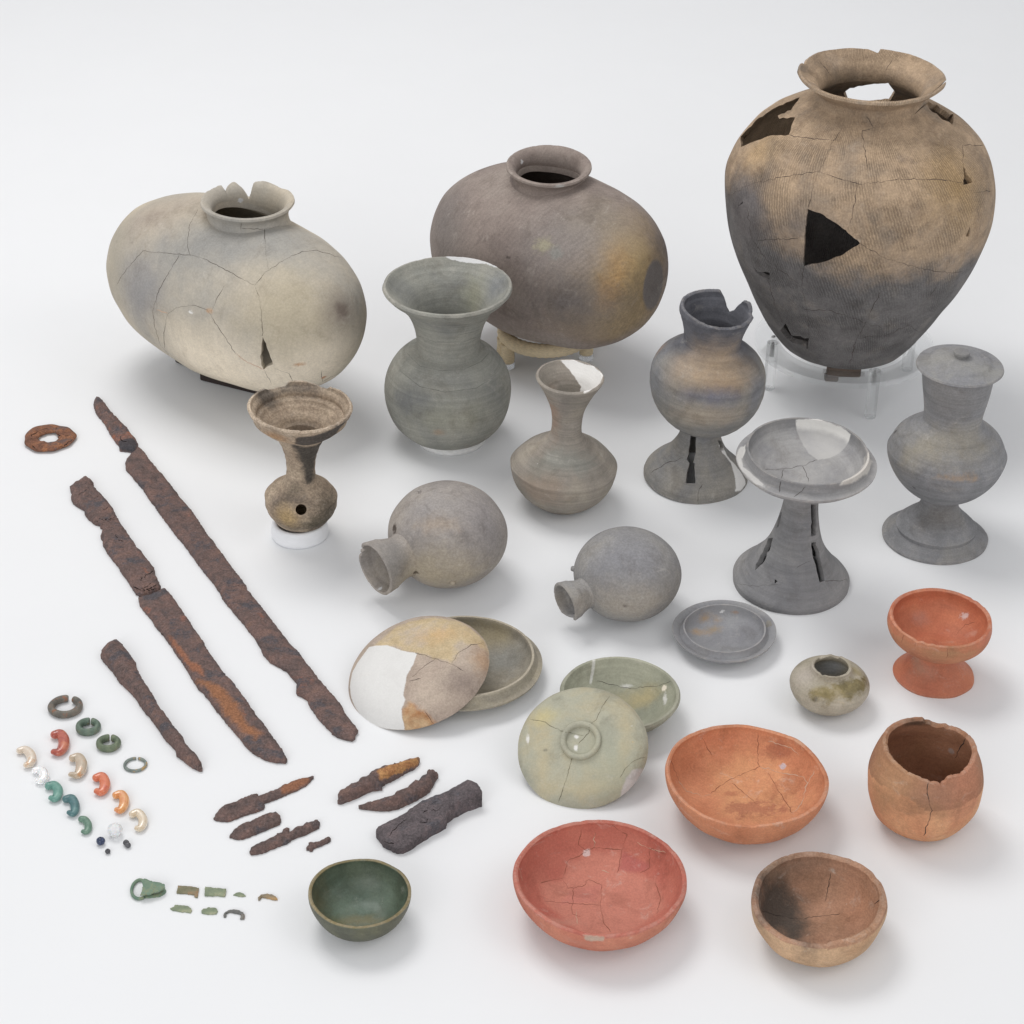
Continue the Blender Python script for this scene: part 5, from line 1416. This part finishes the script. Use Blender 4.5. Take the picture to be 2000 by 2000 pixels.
GA = "small rusty iron arrowheads and nail"
slab("arrowhead", zc(400, 1460, 6.44, [(112, 880), (135, 830), (180, 765), (250, 710), (340, 690), (430, 655), (500, 615), (580, 590), (650, 568), (675, 580), (668, 610), (690, 600), (780, 565), (800, 550), (850, 545), (880, 520), (910, 515), (980, 468), (1060, 440), (1150, 400), (1260, 370), (1320, 365), (1350, 347), (1372, 355), (1360, 380), (1310, 425), (1270, 465), (1180, 510), (1080, 550), (980, 600), (860, 645), (760, 680), (735, 690), (757, 715), (735, 765), (640, 795), (520, 830), (400, 875), (300, 912), (200, 908), (140, 900)]),
     .0042, iron("rusted_iron_arrow", RUST, .56, '#93603f', [ly(('poly', [(548, 1540), (560, 1528), (600, 1515), (605, 1525), (575, 1545), (552, 1550)]), hx('#94603f'), .002, .003, 150, .7)]), "largest arrowhead, broad barbed blade with a long thin tang", "arrowhead", edge=.004, rough=.0006, spacing=.0016, seed=14,
     layers=[ly(('poly', [(548, 1540), (560, 1528), (600, 1515), (605, 1525), (575, 1545), (552, 1550)]), hx('#94603f'), .002, .003, 150, .7)], )
slab("arrowhead_tip", zc(400, 1460, 6.44, [(312, 1110), (330, 1060), (380, 1005), (450, 960), (520, 925), (570, 925), (640, 880), (700, 855), (760, 820), (820, 805), (860, 815), (905, 808), (945, 850), (960, 900), (945, 950), (880, 970), (760, 1020), (640, 1070), (540, 1110), (470, 1135), (380, 1130), (340, 1115)]),
     .0045, iron("rusted_iron_tip", RUST, .60, '#87583f'), "blunt rusty arrowhead piece without a tang, between two tanged arrowheads", "arrowhead", edge=.0045, rough=.0006, spacing=.0016, seed=15)
slab("arrowhead", zc(400, 1460, 6.44, [(560, 1300), (580, 1250), (640, 1205), (720, 1170), (820, 1130), (890, 1095), (910, 1070), (975, 1055), (985, 1020), (1030, 990), (1068, 1005), (1055, 1050), (1100, 1030), (1130, 1005), (1200, 985), (1270, 945), (1340, 920), (1420, 900), (1445, 935), (1440, 985), (1380, 1020), (1270, 1070), (1150, 1110), (1080, 1140), (1040, 1185), (940, 1215), (830, 1260), (720, 1305), (650, 1320), (580, 1325)]),
     .0048, iron("rusted_iron_arrow_b", RUST, .58, '#93603f'), "narrow arrowhead with one upright barb and a stubby tang, lowest of the arrowheads", "arrowhead", edge=.0045, rough=.0007, spacing=.0016, seed=16)
slab("nail", zc(400, 1460, 6.44, [(1280, 1240), (1310, 1215), (1305, 1190), (1325, 1180), (1345, 1195), (1400, 1185), (1480, 1150), (1555, 1112), (1580, 1125), (1588, 1150), (1560, 1175), (1480, 1210), (1400, 1240), (1365, 1255), (1350, 1285), (1320, 1285), (1310, 1270), (1280, 1270)]),
     .0042, iron("rusted_iron_nail", RUST, .58, '#8c5a40'), "tiny rusty nail-like stub with a lumpy head, above the bronze bowl", "nail", edge=.003, rough=.0004, spacing=.0012, seed=17)
hl = [ly(('poly', [(738, 1505), (745, 1500), (775, 1490), (825, 1475), (815, 1495), (780, 1510), (755, 1520), (742, 1525)]), [(.4, hx('#9a6a3e')), (.6, hx('#b98a54'))], .001, .003, 150, .9)]
slab("iron_tool", zc(640, 1450, 5.682, [(110, 560), (130, 530), (200, 495), (240, 465), (310, 445), (360, 400), (430, 370), (500, 320), (560, 290), (590, 265), (680, 255), (740, 225), (830, 210), (900, 175), (960, 165), (1000, 145), (1027, 160), (1010, 200), (960, 245), (880, 280), (800, 330), (700, 385), (640, 410), (600, 440), (605, 475), (560, 480), (500, 490), (420, 520), (350, 555), (260, 590), (180, 620), (145, 635), (110, 625), (120, 590)]),
     .0095, iron("rusted_iron_wooded", RUST, .58, '#9a6238', hl), "rusty iron point with yellow-brown wood remains on its upper half", "iron tool", edge=.006, rough=.0008, spacing=.0017, seed=18, side=.4, layers=hl)
slab("iron_tool", zc(640, 1450, 5.682, [(340, 675), (380, 668), (480, 655), (560, 630), (640, 595), (740, 575), (745, 545), (800, 530), (870, 500), (910, 455), (960, 425), (1000, 415), (1050, 365), (1095, 345), (1100, 300), (1130, 280), (1155, 300), (1190, 300), (1205, 330), (1232, 345), (1200, 375), (1180, 420), (1150, 465), (1130, 510), (1060, 555), (980, 600), (880, 650), (790, 690), (680, 715), (580, 715), (480, 705), (400, 695), (350, 688)]),
     .0085, iron("rusted_iron_curved", RUST, .66, '#7f5844'), "curved rusty iron blade tapering to a raised tip, above the axe head", "iron tool", edge=.006, rough=.0008, spacing=.0017, seed=19, side=.4,
     lift=lambda X: np.clip((-.121 - X[:, 0]) / .03, 0, 1) ** 1.5 * .012, zf=.6)
slab("axe_head", zc(640, 1450, 5.682, [(540, 960), (560, 930), (640, 890), (740, 840), (860, 780), (960, 700), (1030, 655), (1140, 605), (1250, 570), (1340, 525), (1400, 490), (1470, 455), (1550, 405), (1600, 415), (1650, 445), (1690, 490), (1715, 540), (1640, 570), (1560, 605), (1400, 705), (1330, 770), (1310, 830), (1260, 870), (1150, 940), (1020, 1040), (920, 1120), (840, 1170), (770, 1175), (700, 1140), (610, 1095), (600, 1070), (555, 1020), (540, 990)]),
     .021, iron("dark_iron_axe", DARK, .70, '#6f5044', rough=.7), "thick dark iron axe head, the bulkiest metal piece", "axe head", edge=.004, rough=.0005, spacing=.0022, seed=20, side=.86, zf=.9, wedge=((740, 1620), .007, (940, 1535), .020),
     cracks=[zc(640, 1450, 5.682, l) for l in ([(690, 1040), (720, 980), (790, 910), (870, 860)], [(1060, 780), (1110, 730), (1150, 690), (1220, 650)], [(1000, 870), (1060, 890), (1100, 885), (1140, 850)], [(620, 1090), (680, 1120), (740, 1125)], [(1150, 760), (1220, 755), (1260, 720)])])

# sword guard
V, Q, T = revolve(lambda i, th: (.0178 + .0079 * math.cos(i / 14 * 6.2832) * (1 + .12 * np.sin(th * 3 + 1) + .06 * np.sin(th * 9)), .0031 + .0029 * math.sin(i / 14 * 6.2832) * (1 + .2 * np.sin(th * 7 + 2))), 14, 110, .0009, 22, closed=True)
V[:, 2] = np.maximum(V[:, 2], .0001)
gl = [ly(('blob', (100, 860), 40, 20), hx('#8d5a38'), .01, .012, 120, .5)]
o = link("sword_guard", mk_mesh("sword_guard", V, Q), iron("rusted_iron_guard", BROWN, .56, '#a26638', gl)); o.location = at(96, 860); tag(o, "rusty oval iron sword guard with a hole, flaking in layers", "sword guard")
apply_layers([o], gl)
seam(o, Surf(o), [[(58, 858), (66, 848), (80, 840), (95, 838)], [(62, 870), (75, 882), (92, 888)], [(115, 878), (130, 868), (142, 858)], [(95, 890), (99, 882)], [(105, 846), (120, 852), (136, 850)], [(112, 832), (108, 840)]], M_CRACK, .0012, name="fissure", step=4, jit=1.2)


# ------------------------------------------------------------------ earrings: open rings
def open_ring(px, R, tr, th_, gap_deg, gap_w, mat, label, squash=1.0):
    c = at(*px); s = FPX / depth(c); R, tr, hh = R / s, tr / s, th_ / s
    g = math.radians(gap_deg); u = np.linspace(g + gap_w, g + 2 * math.pi - gap_w, 72)
    P = np.stack([R * np.cos(u), R * squash * np.sin(u), np.full(72, hh)], 1)
    a = np.linspace(0, 2 * math.pi, 18, endpoint=False)
    V = []
    for i, x in enumerate(u):
        k = 1.0 if 2 <= i <= 69 else (.82 if i in (0, 71) else .97)
        d = np.array([math.cos(x), squash * math.sin(x), 0]); d /= np.linalg.norm(d)
        wv = 1 + .05 * math.sin(x * 5 + R * 900)
        for y in a: V.append(P[i] + d * tr * k * wv * math.cos(y) + np.array([0, 0, hh * k * math.sin(y)]))
    V = np.array(V); n = 18
    i = np.arange(71)[:, None]; j = np.arange(n)[None, :]
    Q = np.stack([i * n + j, (i + 1) * n + j, (i + 1) * n + (j + 1) % n, i * n + (j + 1) % n], -1).reshape(-1, 4)
    V = np.vstack([V, V[:n].mean(0), V[-n:].mean(0)]); jj = np.arange(n)
    T = np.vstack([np.stack([jj, (jj + 1) % n, np.full(n, len(V) - 2)], 1), np.stack([71 * n + (jj + 1) % n, 71 * n + jj, np.full(n, len(V) - 1)], 1)])
    V[:, 2] = np.maximum(V[:, 2], 0.00005)
    me = mk_mesh("earring", V, Q, T); sharpen(me, 50)
    o = link("earring", me, mat); o.location = c; tag(o, label, "earring", "open metal rings"); return o


def patina(name, stops, spot, metal=0.0, rough=.5):
    m = NT(name)
    col = m.ramp(m.noise(120, 5, .65), stops)
    f = m.remap(m.noise(180, 4, .7), .56, .66)
    col = m.mix(f, col, spot)
    m.l(col, m.b.inputs["Base Color"]); m.b.inputs["Roughness"].default_value = rough; m.b.inputs["Metallic"].default_value = metal; m.b.inputs["Specular IOR Level"].default_value = .4
    bp = m.n("Bump"); bp.inputs["Strength"].default_value = .5; bp.inputs["Distance"].default_value = .001
    m.l(m.noise(500, 4, .7), bp.inputs["Height"]); m.l(bp.outputs[0], m.b.inputs["Normal"])
    return m.m


open_ring((128.5, 1386), 27, 7.2, 7.5, 77, .20, patina("dark_bronze", [(.35, hx('#55524c')), (.55, hx('#6f6a60')), (.7, hx('#7f7468'))], hx('#8a5f48')), "thickest and widest dark bronze open ring, above the other rings", .96)
open_ring((173, 1426), 18.5, 6.2, 8.2, 84, .10, patina("green_bronze_a", [(.35, hx('#4f6152')), (.55, hx('#66786a')), (.7, hx('#7a8872'))], hx('#6d6a50')), "green bronze open ring, upper of two alike, with a narrow slit", .95)
open_ring((212.5, 1458), 18.3, 6.2, 8.0, 86, .12, patina("green_bronze_b", [(.35, hx('#566350')), (.55, hx('#6c7860')), (.7, hx('#808a6c'))], hx('#75705a')), "green bronze open ring, lower of two alike, next to the thin ring", .95)
open_ring((264.5, 1496), 20.5, 3.0, 3.3, 88, .09, patina("thin_bronze", [(.35, hx('#66706c')), (.55, hx('#7c8680')), (.7, hx('#8a8f84'))], hx('#b58f50')), "thin slender bronze open ring with a gilt spot, rightmost of the rings", .95)


# ------------------------------------------------------------------ curved beads and round beads
def magatama(px, rad, mat, label, hole=False, sc=5.367):
    R = np.array(rad, float) / sc * 1.08
    pts = [(x / sc, 1330 + y / sc) for x, y in px]
    s = FPX / depth(at(*pts[2])); R = R / s
    zc_ = R.max() * 1.0
    P = np.array([at(x, y, zc_ * .9) for x, y in pts]); P[:, 2] = R.max() * .98
    u = np.linspace(0, len(P) - 1, 42)
    e = np.vstack([2 * P[0] - P[1], P, 2 * P[-1] - P[-2]]); er = np.concatenate([[R[0]], R, [R[-1]]])
    C, CR_ = [], []
    for x in u:
        i = min(int(x), len(P) - 2); t = x - i; p0, p1, p2, p3 = e[i:i + 4]
        C.append(.5 * ((2 * p1) + (-p0 + p2) * t + (2 * p0 - 5 * p1 + 4 * p2 - p3) * t * t + (-p0 + 3 * p1 - 3 * p2 + p3) * t ** 3)); CR_.append(er[i + 1] * (1 - t) + er[i + 2] * t)
    C = np.array(C); CR_ = np.array(CR_)
    # rounded ends
    rows = []
    T0 = C[0] - C[1]; T0 /= np.linalg.norm(T0); T1 = C[-1] - C[-2]; T1 /= np.linalg.norm(T1)
    for a in np.linspace(85, 15, 7): rows.append((C[0] + T0 * CR_[0] * .85 * math.sin(math.radians(a)), CR_[0] * math.cos(math.radians(a)), -T0))
    tg = np.gradient(C, axis=0); tg /= np.linalg.norm(tg, axis=1)[:, None]
    for c, r, t in zip(C, CR_, tg): rows.append((c, r, t))
    for a in np.linspace(15, 85, 7): rows.append((C[-1] + T1 * CR_[-1] * .85 * math.sin(math.radians(a)), CR_[-1] * math.cos(math.radians(a)), T1))
    n = 24; a = np.linspace(0, 2 * math.pi, n, endpoint=False); V = []
    zmid = R.max() * .98
    for c, r, t in rows:
        sd = np.cross(t, [0, 0, 1.0]); sd /= np.linalg.norm(sd)
        for y in a: V.append(c + sd * r * math.cos(y) + np.array([0, 0, r * .80 * math.sin(y)]))
    V = np.array(V); m = len(rows)
    i = np.arange(m - 1)[:, None]; j = np.arange(n)[None, :]
    Q = np.stack([i * n + j, i * n + (j + 1) % n, (i + 1) * n + (j + 1) % n, (i + 1) * n + j], -1).reshape(-1, 4)
    V = np.vstack([V, V[:n].mean(0), V[-n:].mean(0)]); jj = np.arange(n)
    T = np.vstack([np.stack([(jj + 1) % n, jj, np.full(n, len(V) - 2)], 1), np.stack([(m - 1) * n + jj, (m - 1) * n + (jj + 1) % n, np.full(n, len(V) - 1)], 1)])
    V[:, 2] -= V[:, 2].min() - .0001
    o0 = P[2].copy(); o0[2] = 0
    o = link("curved_bead", mk_mesh("curved_bead", V - o0, Q, T), None); o.location = o0
    if hole:
        h = C[2]; hr = R.max() * .12
        k = np.arange(12); b = np.linspace(0, 2 * math.pi, 12, endpoint=False)
        Vc = np.array([(h[0] + hr * math.cos(x), h[1] + hr * math.sin(x), z) for z in (-.01, .04) for x in b] + [(h[0], h[1], -.01), (h[0], h[1], .04)])
        Qc = np.stack([k, (k + 1) % 12, 12 + (k + 1) % 12, 12 + k], 1); Tc = np.vstack([np.stack([(k + 1) % 12, k, np.full(12, 24)], 1), np.stack([12 + k, 12 + (k + 1) % 12, np.full(12, 25)], 1)])
        carve(o, Vc, Qc, Tc)
    sharpen(o.data, 45); o.data.materials.clear(); o.data.materials.append(mat)
    tag(o, label, "bead", "comma-shaped stone beads"); return o


magatama([(570, 560), (630, 552), (668, 610), (662, 690), (620, 742), (560, 738)], [46, 52, 55, 55, 46, 32], gem("red_agate", [(.35, hx('#a0493c')), (.5, hx('#b65c48')), (.65, hx('#c97a58'))], .04, .28, .4), "deep red comma-shaped bead below the thick dark ring", True)
magatama([(205, 728), (262, 718), (312, 755), (332, 815), (310, 865), (272, 880)], [38, 45, 48, 48, 42, 32], gem("pale_agate", [(.4, hx('#d6c4ae')), (.55, hx('#dccdb8')), (.66, hx('#cf9558'))], .2, .3, .4, 90), "whitish comma-shaped bead with an orange flank, leftmost of the beads")
magatama([(760, 805), (818, 798), (853, 855), (848, 925), (812, 980), (740, 976)], [42, 52, 56, 56, 46, 28], gem("grey_agate", [(.38, hx('#b8a68e')), (.55, hx('#c6b298')), (.66, hx('#cc9050'))], .15, .28, .4, 80), "cloudy grey-beige comma-shaped bead with an orange head, right of the deep red one")
magatama([(1010, 1012), (1066, 1000), (1098, 1055), (1096, 1112), (1060, 1160), (1012, 1150)], [46, 52, 52, 52, 46, 32], gem("orange_red_agate", [(.35, hx('#cf6a44')), (.55, hx('#d97e58')), (.68, hx('#c05a44'))], .04, .28, .4), "coral red-orange comma-shaped bead below the thin bronze ring")
magatama([(1215, 1195), (1270, 1185), (1303, 1240), (1293, 1310), (1260, 1352), (1222, 1345)], [42, 48, 48, 48, 40, 28], gem("honey_agate", [(.35, hx('#d9823f')), (.55, hx('#e2a35c')), (.68, hx('#d9914c'))], .12, .28, .4, 90), "honey-orange comma-shaped bead between coral and pale ones")
magatama([(1390, 1395), (1445, 1378), (1493, 1430), (1498, 1490), (1470, 1540), (1432, 1540)], [42, 46, 44, 44, 38, 28], gem("cream_agate", [(.4, hx('#d8c4a6')), (.58, hx('#dfd0b6')), (.7, hx('#d8b080'))], .2, .3, .4, 80), "cream-coloured comma-shaped bead next to the frosted crystal bead")
GREEN = lambda nm, a, b, c: gem(nm, [(.35, hx(a)), (.55, hx(b)), (.7, hx(c))], 0, .38, .05, 130)
magatama([(510, 1098), (568, 1090), (608, 1140), (602, 1195), (572, 1230), (532, 1222)], [45, 48, 48, 46, 42, 28], GREEN("green_jasper_a", '#57887c', '#6b9b8e', '#7fa99a'), "lightest blue-green comma-shaped bead, top of the three green ones", True)
magatama([(692, 1235), (748, 1230), (783, 1290), (785, 1350), (762, 1385), (722, 1375)], [42, 48, 46, 44, 38, 26], GREEN("green_jasper_b", '#41666a', '#50787a', '#638a86'), "darkest teal comma-shaped bead, middle of the three green ones")
magatama([(852, 1445), (888, 1452), (922, 1500), (922, 1555), (900, 1580), (870, 1575)], [36, 38, 38, 36, 30, 24], GREEN("green_jasper_c", '#557565', '#678875', '#76937f'), "smallest grey-green comma-shaped bead, lowest of the three green ones")
M_CRY = gem("frosted_crystal", [(.4, (.93, .94, .94, 1)), (.6, (.97, .97, .97, 1))], .4, .35, .6, 90)
magatama([(365, 935), (425, 930), (460, 975), (455, 1020), (430, 1040), (395, 1038)], [36, 44, 50, 48, 42, 32], M_CRY, "almost invisible clear crystal comma-shaped bead above the green ones")


def round_bead(px, r, mat, name, label, sub=3, zs=.9, facet=False, twin=False):
    import bmesh
    bm = bmesh.new(); c = at(*px); s = FPX / depth(c); R = r / s
    c = at(px[0], px[1], R * zs); c[2] = 0
    bmesh.ops.create_icosphere(bm, subdivisions=sub, radius=R)
    if twin:
        g = bmesh.ops.create_icosphere(bm, subdivisions=sub, radius=R * .95); bmesh.ops.translate(bm, verts=g['verts'], vec=(R * .75, -R * 1.15, 0))
    for v in bm.verts: v.co.z *= zs; v.co *= 1 + .03 * math.sin(v.co.x * 2000 + v.co.y * 1700)
    mz = min(v.co.z for v in bm.verts)
    bmesh.ops.translate(bm, verts=bm.verts, vec=(0, 0, -mz))
    me = bpy.data.meshes.new(name); bm.to_mesh(me); bm.free()
    me.polygons.foreach_set("use_smooth", np.full(len(me.polygons), not facet))
    o = link(name, me, mat); o.location = c; tag(o, label, "bead", "round beads")
    if not facet:
        hr = R * .22; k = np.arange(12); b = np.linspace(0, 2 * math.pi, 12, endpoint=False)
        Vc = np.array([(c[0] + hr * math.cos(x), c[1] + hr * math.sin(x), z) for z in (-.01, .04) for x in b] + [(c[0], c[1], -.01), (c[0], c[1], .04)])
        Qc = np.stack([k, (k + 1) % 12, 12 + (k + 1) % 12, 12 + k], 1); Tc = np.vstack([np.stack([(k + 1) % 12, k, np.full(12, 24)], 1), np.stack([12 + k, 12 + (k + 1) % 12, np.full(12, 25)], 1)])
        if not twin: carve(o, Vc, Qc, Tc); sharpen(o.data, 45); o.data.materials.clear(); o.data.materials.append(mat)
    return o


bz = lambda x, y: (x / 5.367, 1330 + y / 5.367)
round_bead(bz(1205, 1562), 15, M_CRY, "crystal_bead", "frosted white faceted crystal bead beside the cream curved bead", 2, .95, True)
round_bead(bz(1055, 1678), 8.8, gem("blue_glass", [(.4, hx('#33405c')), (.6, hx('#46547a'))], .2, .2, .2, 200), "glass_bead", "dark blue round glass bead, biggest of the three dark beads", 3, .95)
round_bead(bz(1130, 1785), 5.4, gem("black_glass_a", [(.4, hx('#3c3c40')), (.6, hx('#55555a'))], 0, .4, 0, 300), "glass_bead", "tiniest blackish round bead, lowest of the beads", 3, .95)
round_bead(bz(1322, 1695), 6.2, gem("black_glass_b", [(.4, hx('#444448')), (.6, hx('#58585c'))], 0, .4, 0, 300), "double_bead", "small blackish double bead, right of the blue one", 3, .95, False, True)

# ------------------------------------------------------------------ bronze fittings
GB = "small bronze fittings"
BZ1 = patina("bronze_plate_brown", [(.35, hx('#6f6d52')), (.55, hx('#837d62')), (.7, hx('#8f7458'))], hx('#9a7d5c'), 0, .7)
BZ2 = patina("bronze_plate_green", [(.35, hx('#74806a')), (.55, hx('#8a9476')), (.7, hx('#97a084'))], hx('#a3a284'), 0, .7)
BZ3 = patina("bronze_dark", [(.35, hx('#5f605c')), (.55, hx('#757470')), (.7, hx('#838076'))], hx('#7d6f60'), 0, .6)
BZ4 = patina("bronze_ochre", [(.35, hx('#7d7462')), (.55, hx('#a28863')), (.7, hx('#b39260'))], hx('#b89058'), 0, .6)
e = lambda pts: zc(240, 1690, 6.0375, pts)
kw = dict(edge=.0012, rough=.00015, spacing=.0009, jitter=.00012, side=.7)
slab("bronze_plate", e([(650, 240), (895, 268), (880, 375), (845, 372), (840, 345), (640, 325), (632, 320)]), .0018, BZ1, "brownish oblong bronze plate with a hooked corner, right of the buckle", "metal plate", GB, seed=31, **kw)
slab("bronze_plate", e([(970, 255), (1215, 280), (1210, 350), (1190, 362), (960, 350)]), .0024, BZ2, "clean-edged pale green oblong bronze plate in the upper row", "metal plate", GB, seed=32, **kw)
slab("bronze_strip", e([(1300, 348), (1330, 328), (1375, 318), (1420, 335), (1450, 365), (1400, 368), (1340, 358)]), .0014, BZ2, "smallest half-moon bronze sliver, alone in the upper row", "metal strip", GB, seed=33, **kw)
slab("bronze_strip", e([(1595, 405), (1593, 380), (1625, 350), (1700, 338), (1760, 345), (1800, 370), (1825, 400), (1790, 405), (1700, 385), (1645, 372), (1630, 385), (1615, 405)]), .0020, BZ4, "ochre arched bronze strip at the right end of the upper row", "metal strip", GB, seed=34, **kw)
slab("bronze_plate", e([(560, 510), (600, 490), (615, 465), (760, 480), (800, 505), (815, 530), (800, 558), (700, 545), (580, 528)]), .0016, BZ2, "irregular green bronze scrap at the left of the lower row", "metal plate", GB, seed=35, **kw)
slab("bronze_plate", e([(925, 535), (945, 512), (985, 510), (1010, 495), (1100, 505), (1118, 540), (1100, 570), (1050, 577), (960, 570), (930, 560)]), .0016, BZ2, "rounded oval green bronze scrap in the middle of the lower row", "metal plate", GB, seed=36, **kw)
slab("bronze_strip", e([(1183, 590), (1200, 560), (1240, 535), (1300, 522), (1370, 532), (1420, 560), (1440, 595), (1430, 630), (1385, 630), (1395, 580), (1340, 560), (1260, 548), (1225, 560), (1215, 605), (1190, 605)]), .0022, BZ3, "dark bow-shaped bronze strip with two bent ends in the lower row", "metal strip", GB, seed=37, **kw)
bk = empty("bronze_buckle", at(280, 1735)); tag(bk, "green bronze buckle with an open loop and folded strap plate", "buckle", GB)
GBZ = patina("bronze_buckle_green", [(.35, hx('#5d7a68')), (.55, hx('#748a74')), (.7, hx('#8b8f6c'))], hx('#8a8a68'), 0, .65)
slab("lower_plate", e([(235, 345), (330, 345), (440, 315), (495, 270), (508, 300), (495, 335), (440, 365), (330, 378), (240, 380)]), .0016, GBZ, parent=bk, seed=38, **kw)
slab("upper_plate", e([(215, 170), (260, 155), (350, 190), (420, 200), (490, 222), (496, 262), (440, 300), (330, 335), (240, 350), (200, 350), (228, 300), (238, 240)]), .0018, GBZ, parent=bk, seed=39, zbase=.0048, **kw)
# loop: bent rod through the hinge
lp = e([(235, 160), (200, 148), (160, 160), (120, 200), (98, 260), (105, 320), (140, 360), (185, 375), (240, 360)])
P = np.array([at(x, y, .0035) for x, y in lp]); P[:, 2] = .0042
k = np.linspace(0, len(P) - 1, 40); Pd = np.stack([np.interp(k, np.arange(len(P)), P[:, i]) for i in range(3)], 1)
for _ in range(4): Pd[1:-1] = (Pd[:-2] + 2 * Pd[1:-1] + Pd[2:]) / 4
tg = np.gradient(Pd, axis=0); tg /= np.linalg.norm(tg, axis=1)[:, None]
V = []
for c, t in zip(Pd, tg):
    sd = np.cross(t, [0, 0, 1.0]); sd /= np.linalg.norm(sd)
    for y in np.linspace(0, 2 * math.pi, 12, endpoint=False): V.append(c + sd * .0012 * math.cos(y) + np.array([0, 0, .0014 * math.sin(y)]))
V = np.array(V) - np.array(bk.location); i = np.arange(39)[:, None]; j = np.arange(12)[None, :]
Q = np.stack([i * 12 + j, (i + 1) * 12 + j, (i + 1) * 12 + (j + 1) % 12, i * 12 + (j + 1) % 12], -1).reshape(-1, 4)
V[:, 2] -= .0026
link("loop", mk_mesh("loop", V, Q), GBZ, bk)

# the large jar's wall coordinate for its paddle marks
for o in bpy.data.objects:
    if o.type == 'MESH' and o.data.materials and o.data.materials[0] and any(n.bl_idname == "ShaderNodeTexWave" for n in o.data.materials[0].node_tree.nodes):
        L = verts(o.data)
        if "storage" in o.data.materials[0].name: w = np.column_stack([np.arctan2(-L[:, 0], -L[:, 1]) * .13, L[:, 2] * 1.05, 0 * L[:, 0]])
        else: w = np.column_stack([np.arctan2(L[:, 0], L[:, 1]) * .085, L[:, 2], 0 * L[:, 0]])
        a = o.data.attributes.new("wall", 'FLOAT_VECTOR', 'POINT'); a.data.foreach_set("vector", w.astype(np.float32).ravel())
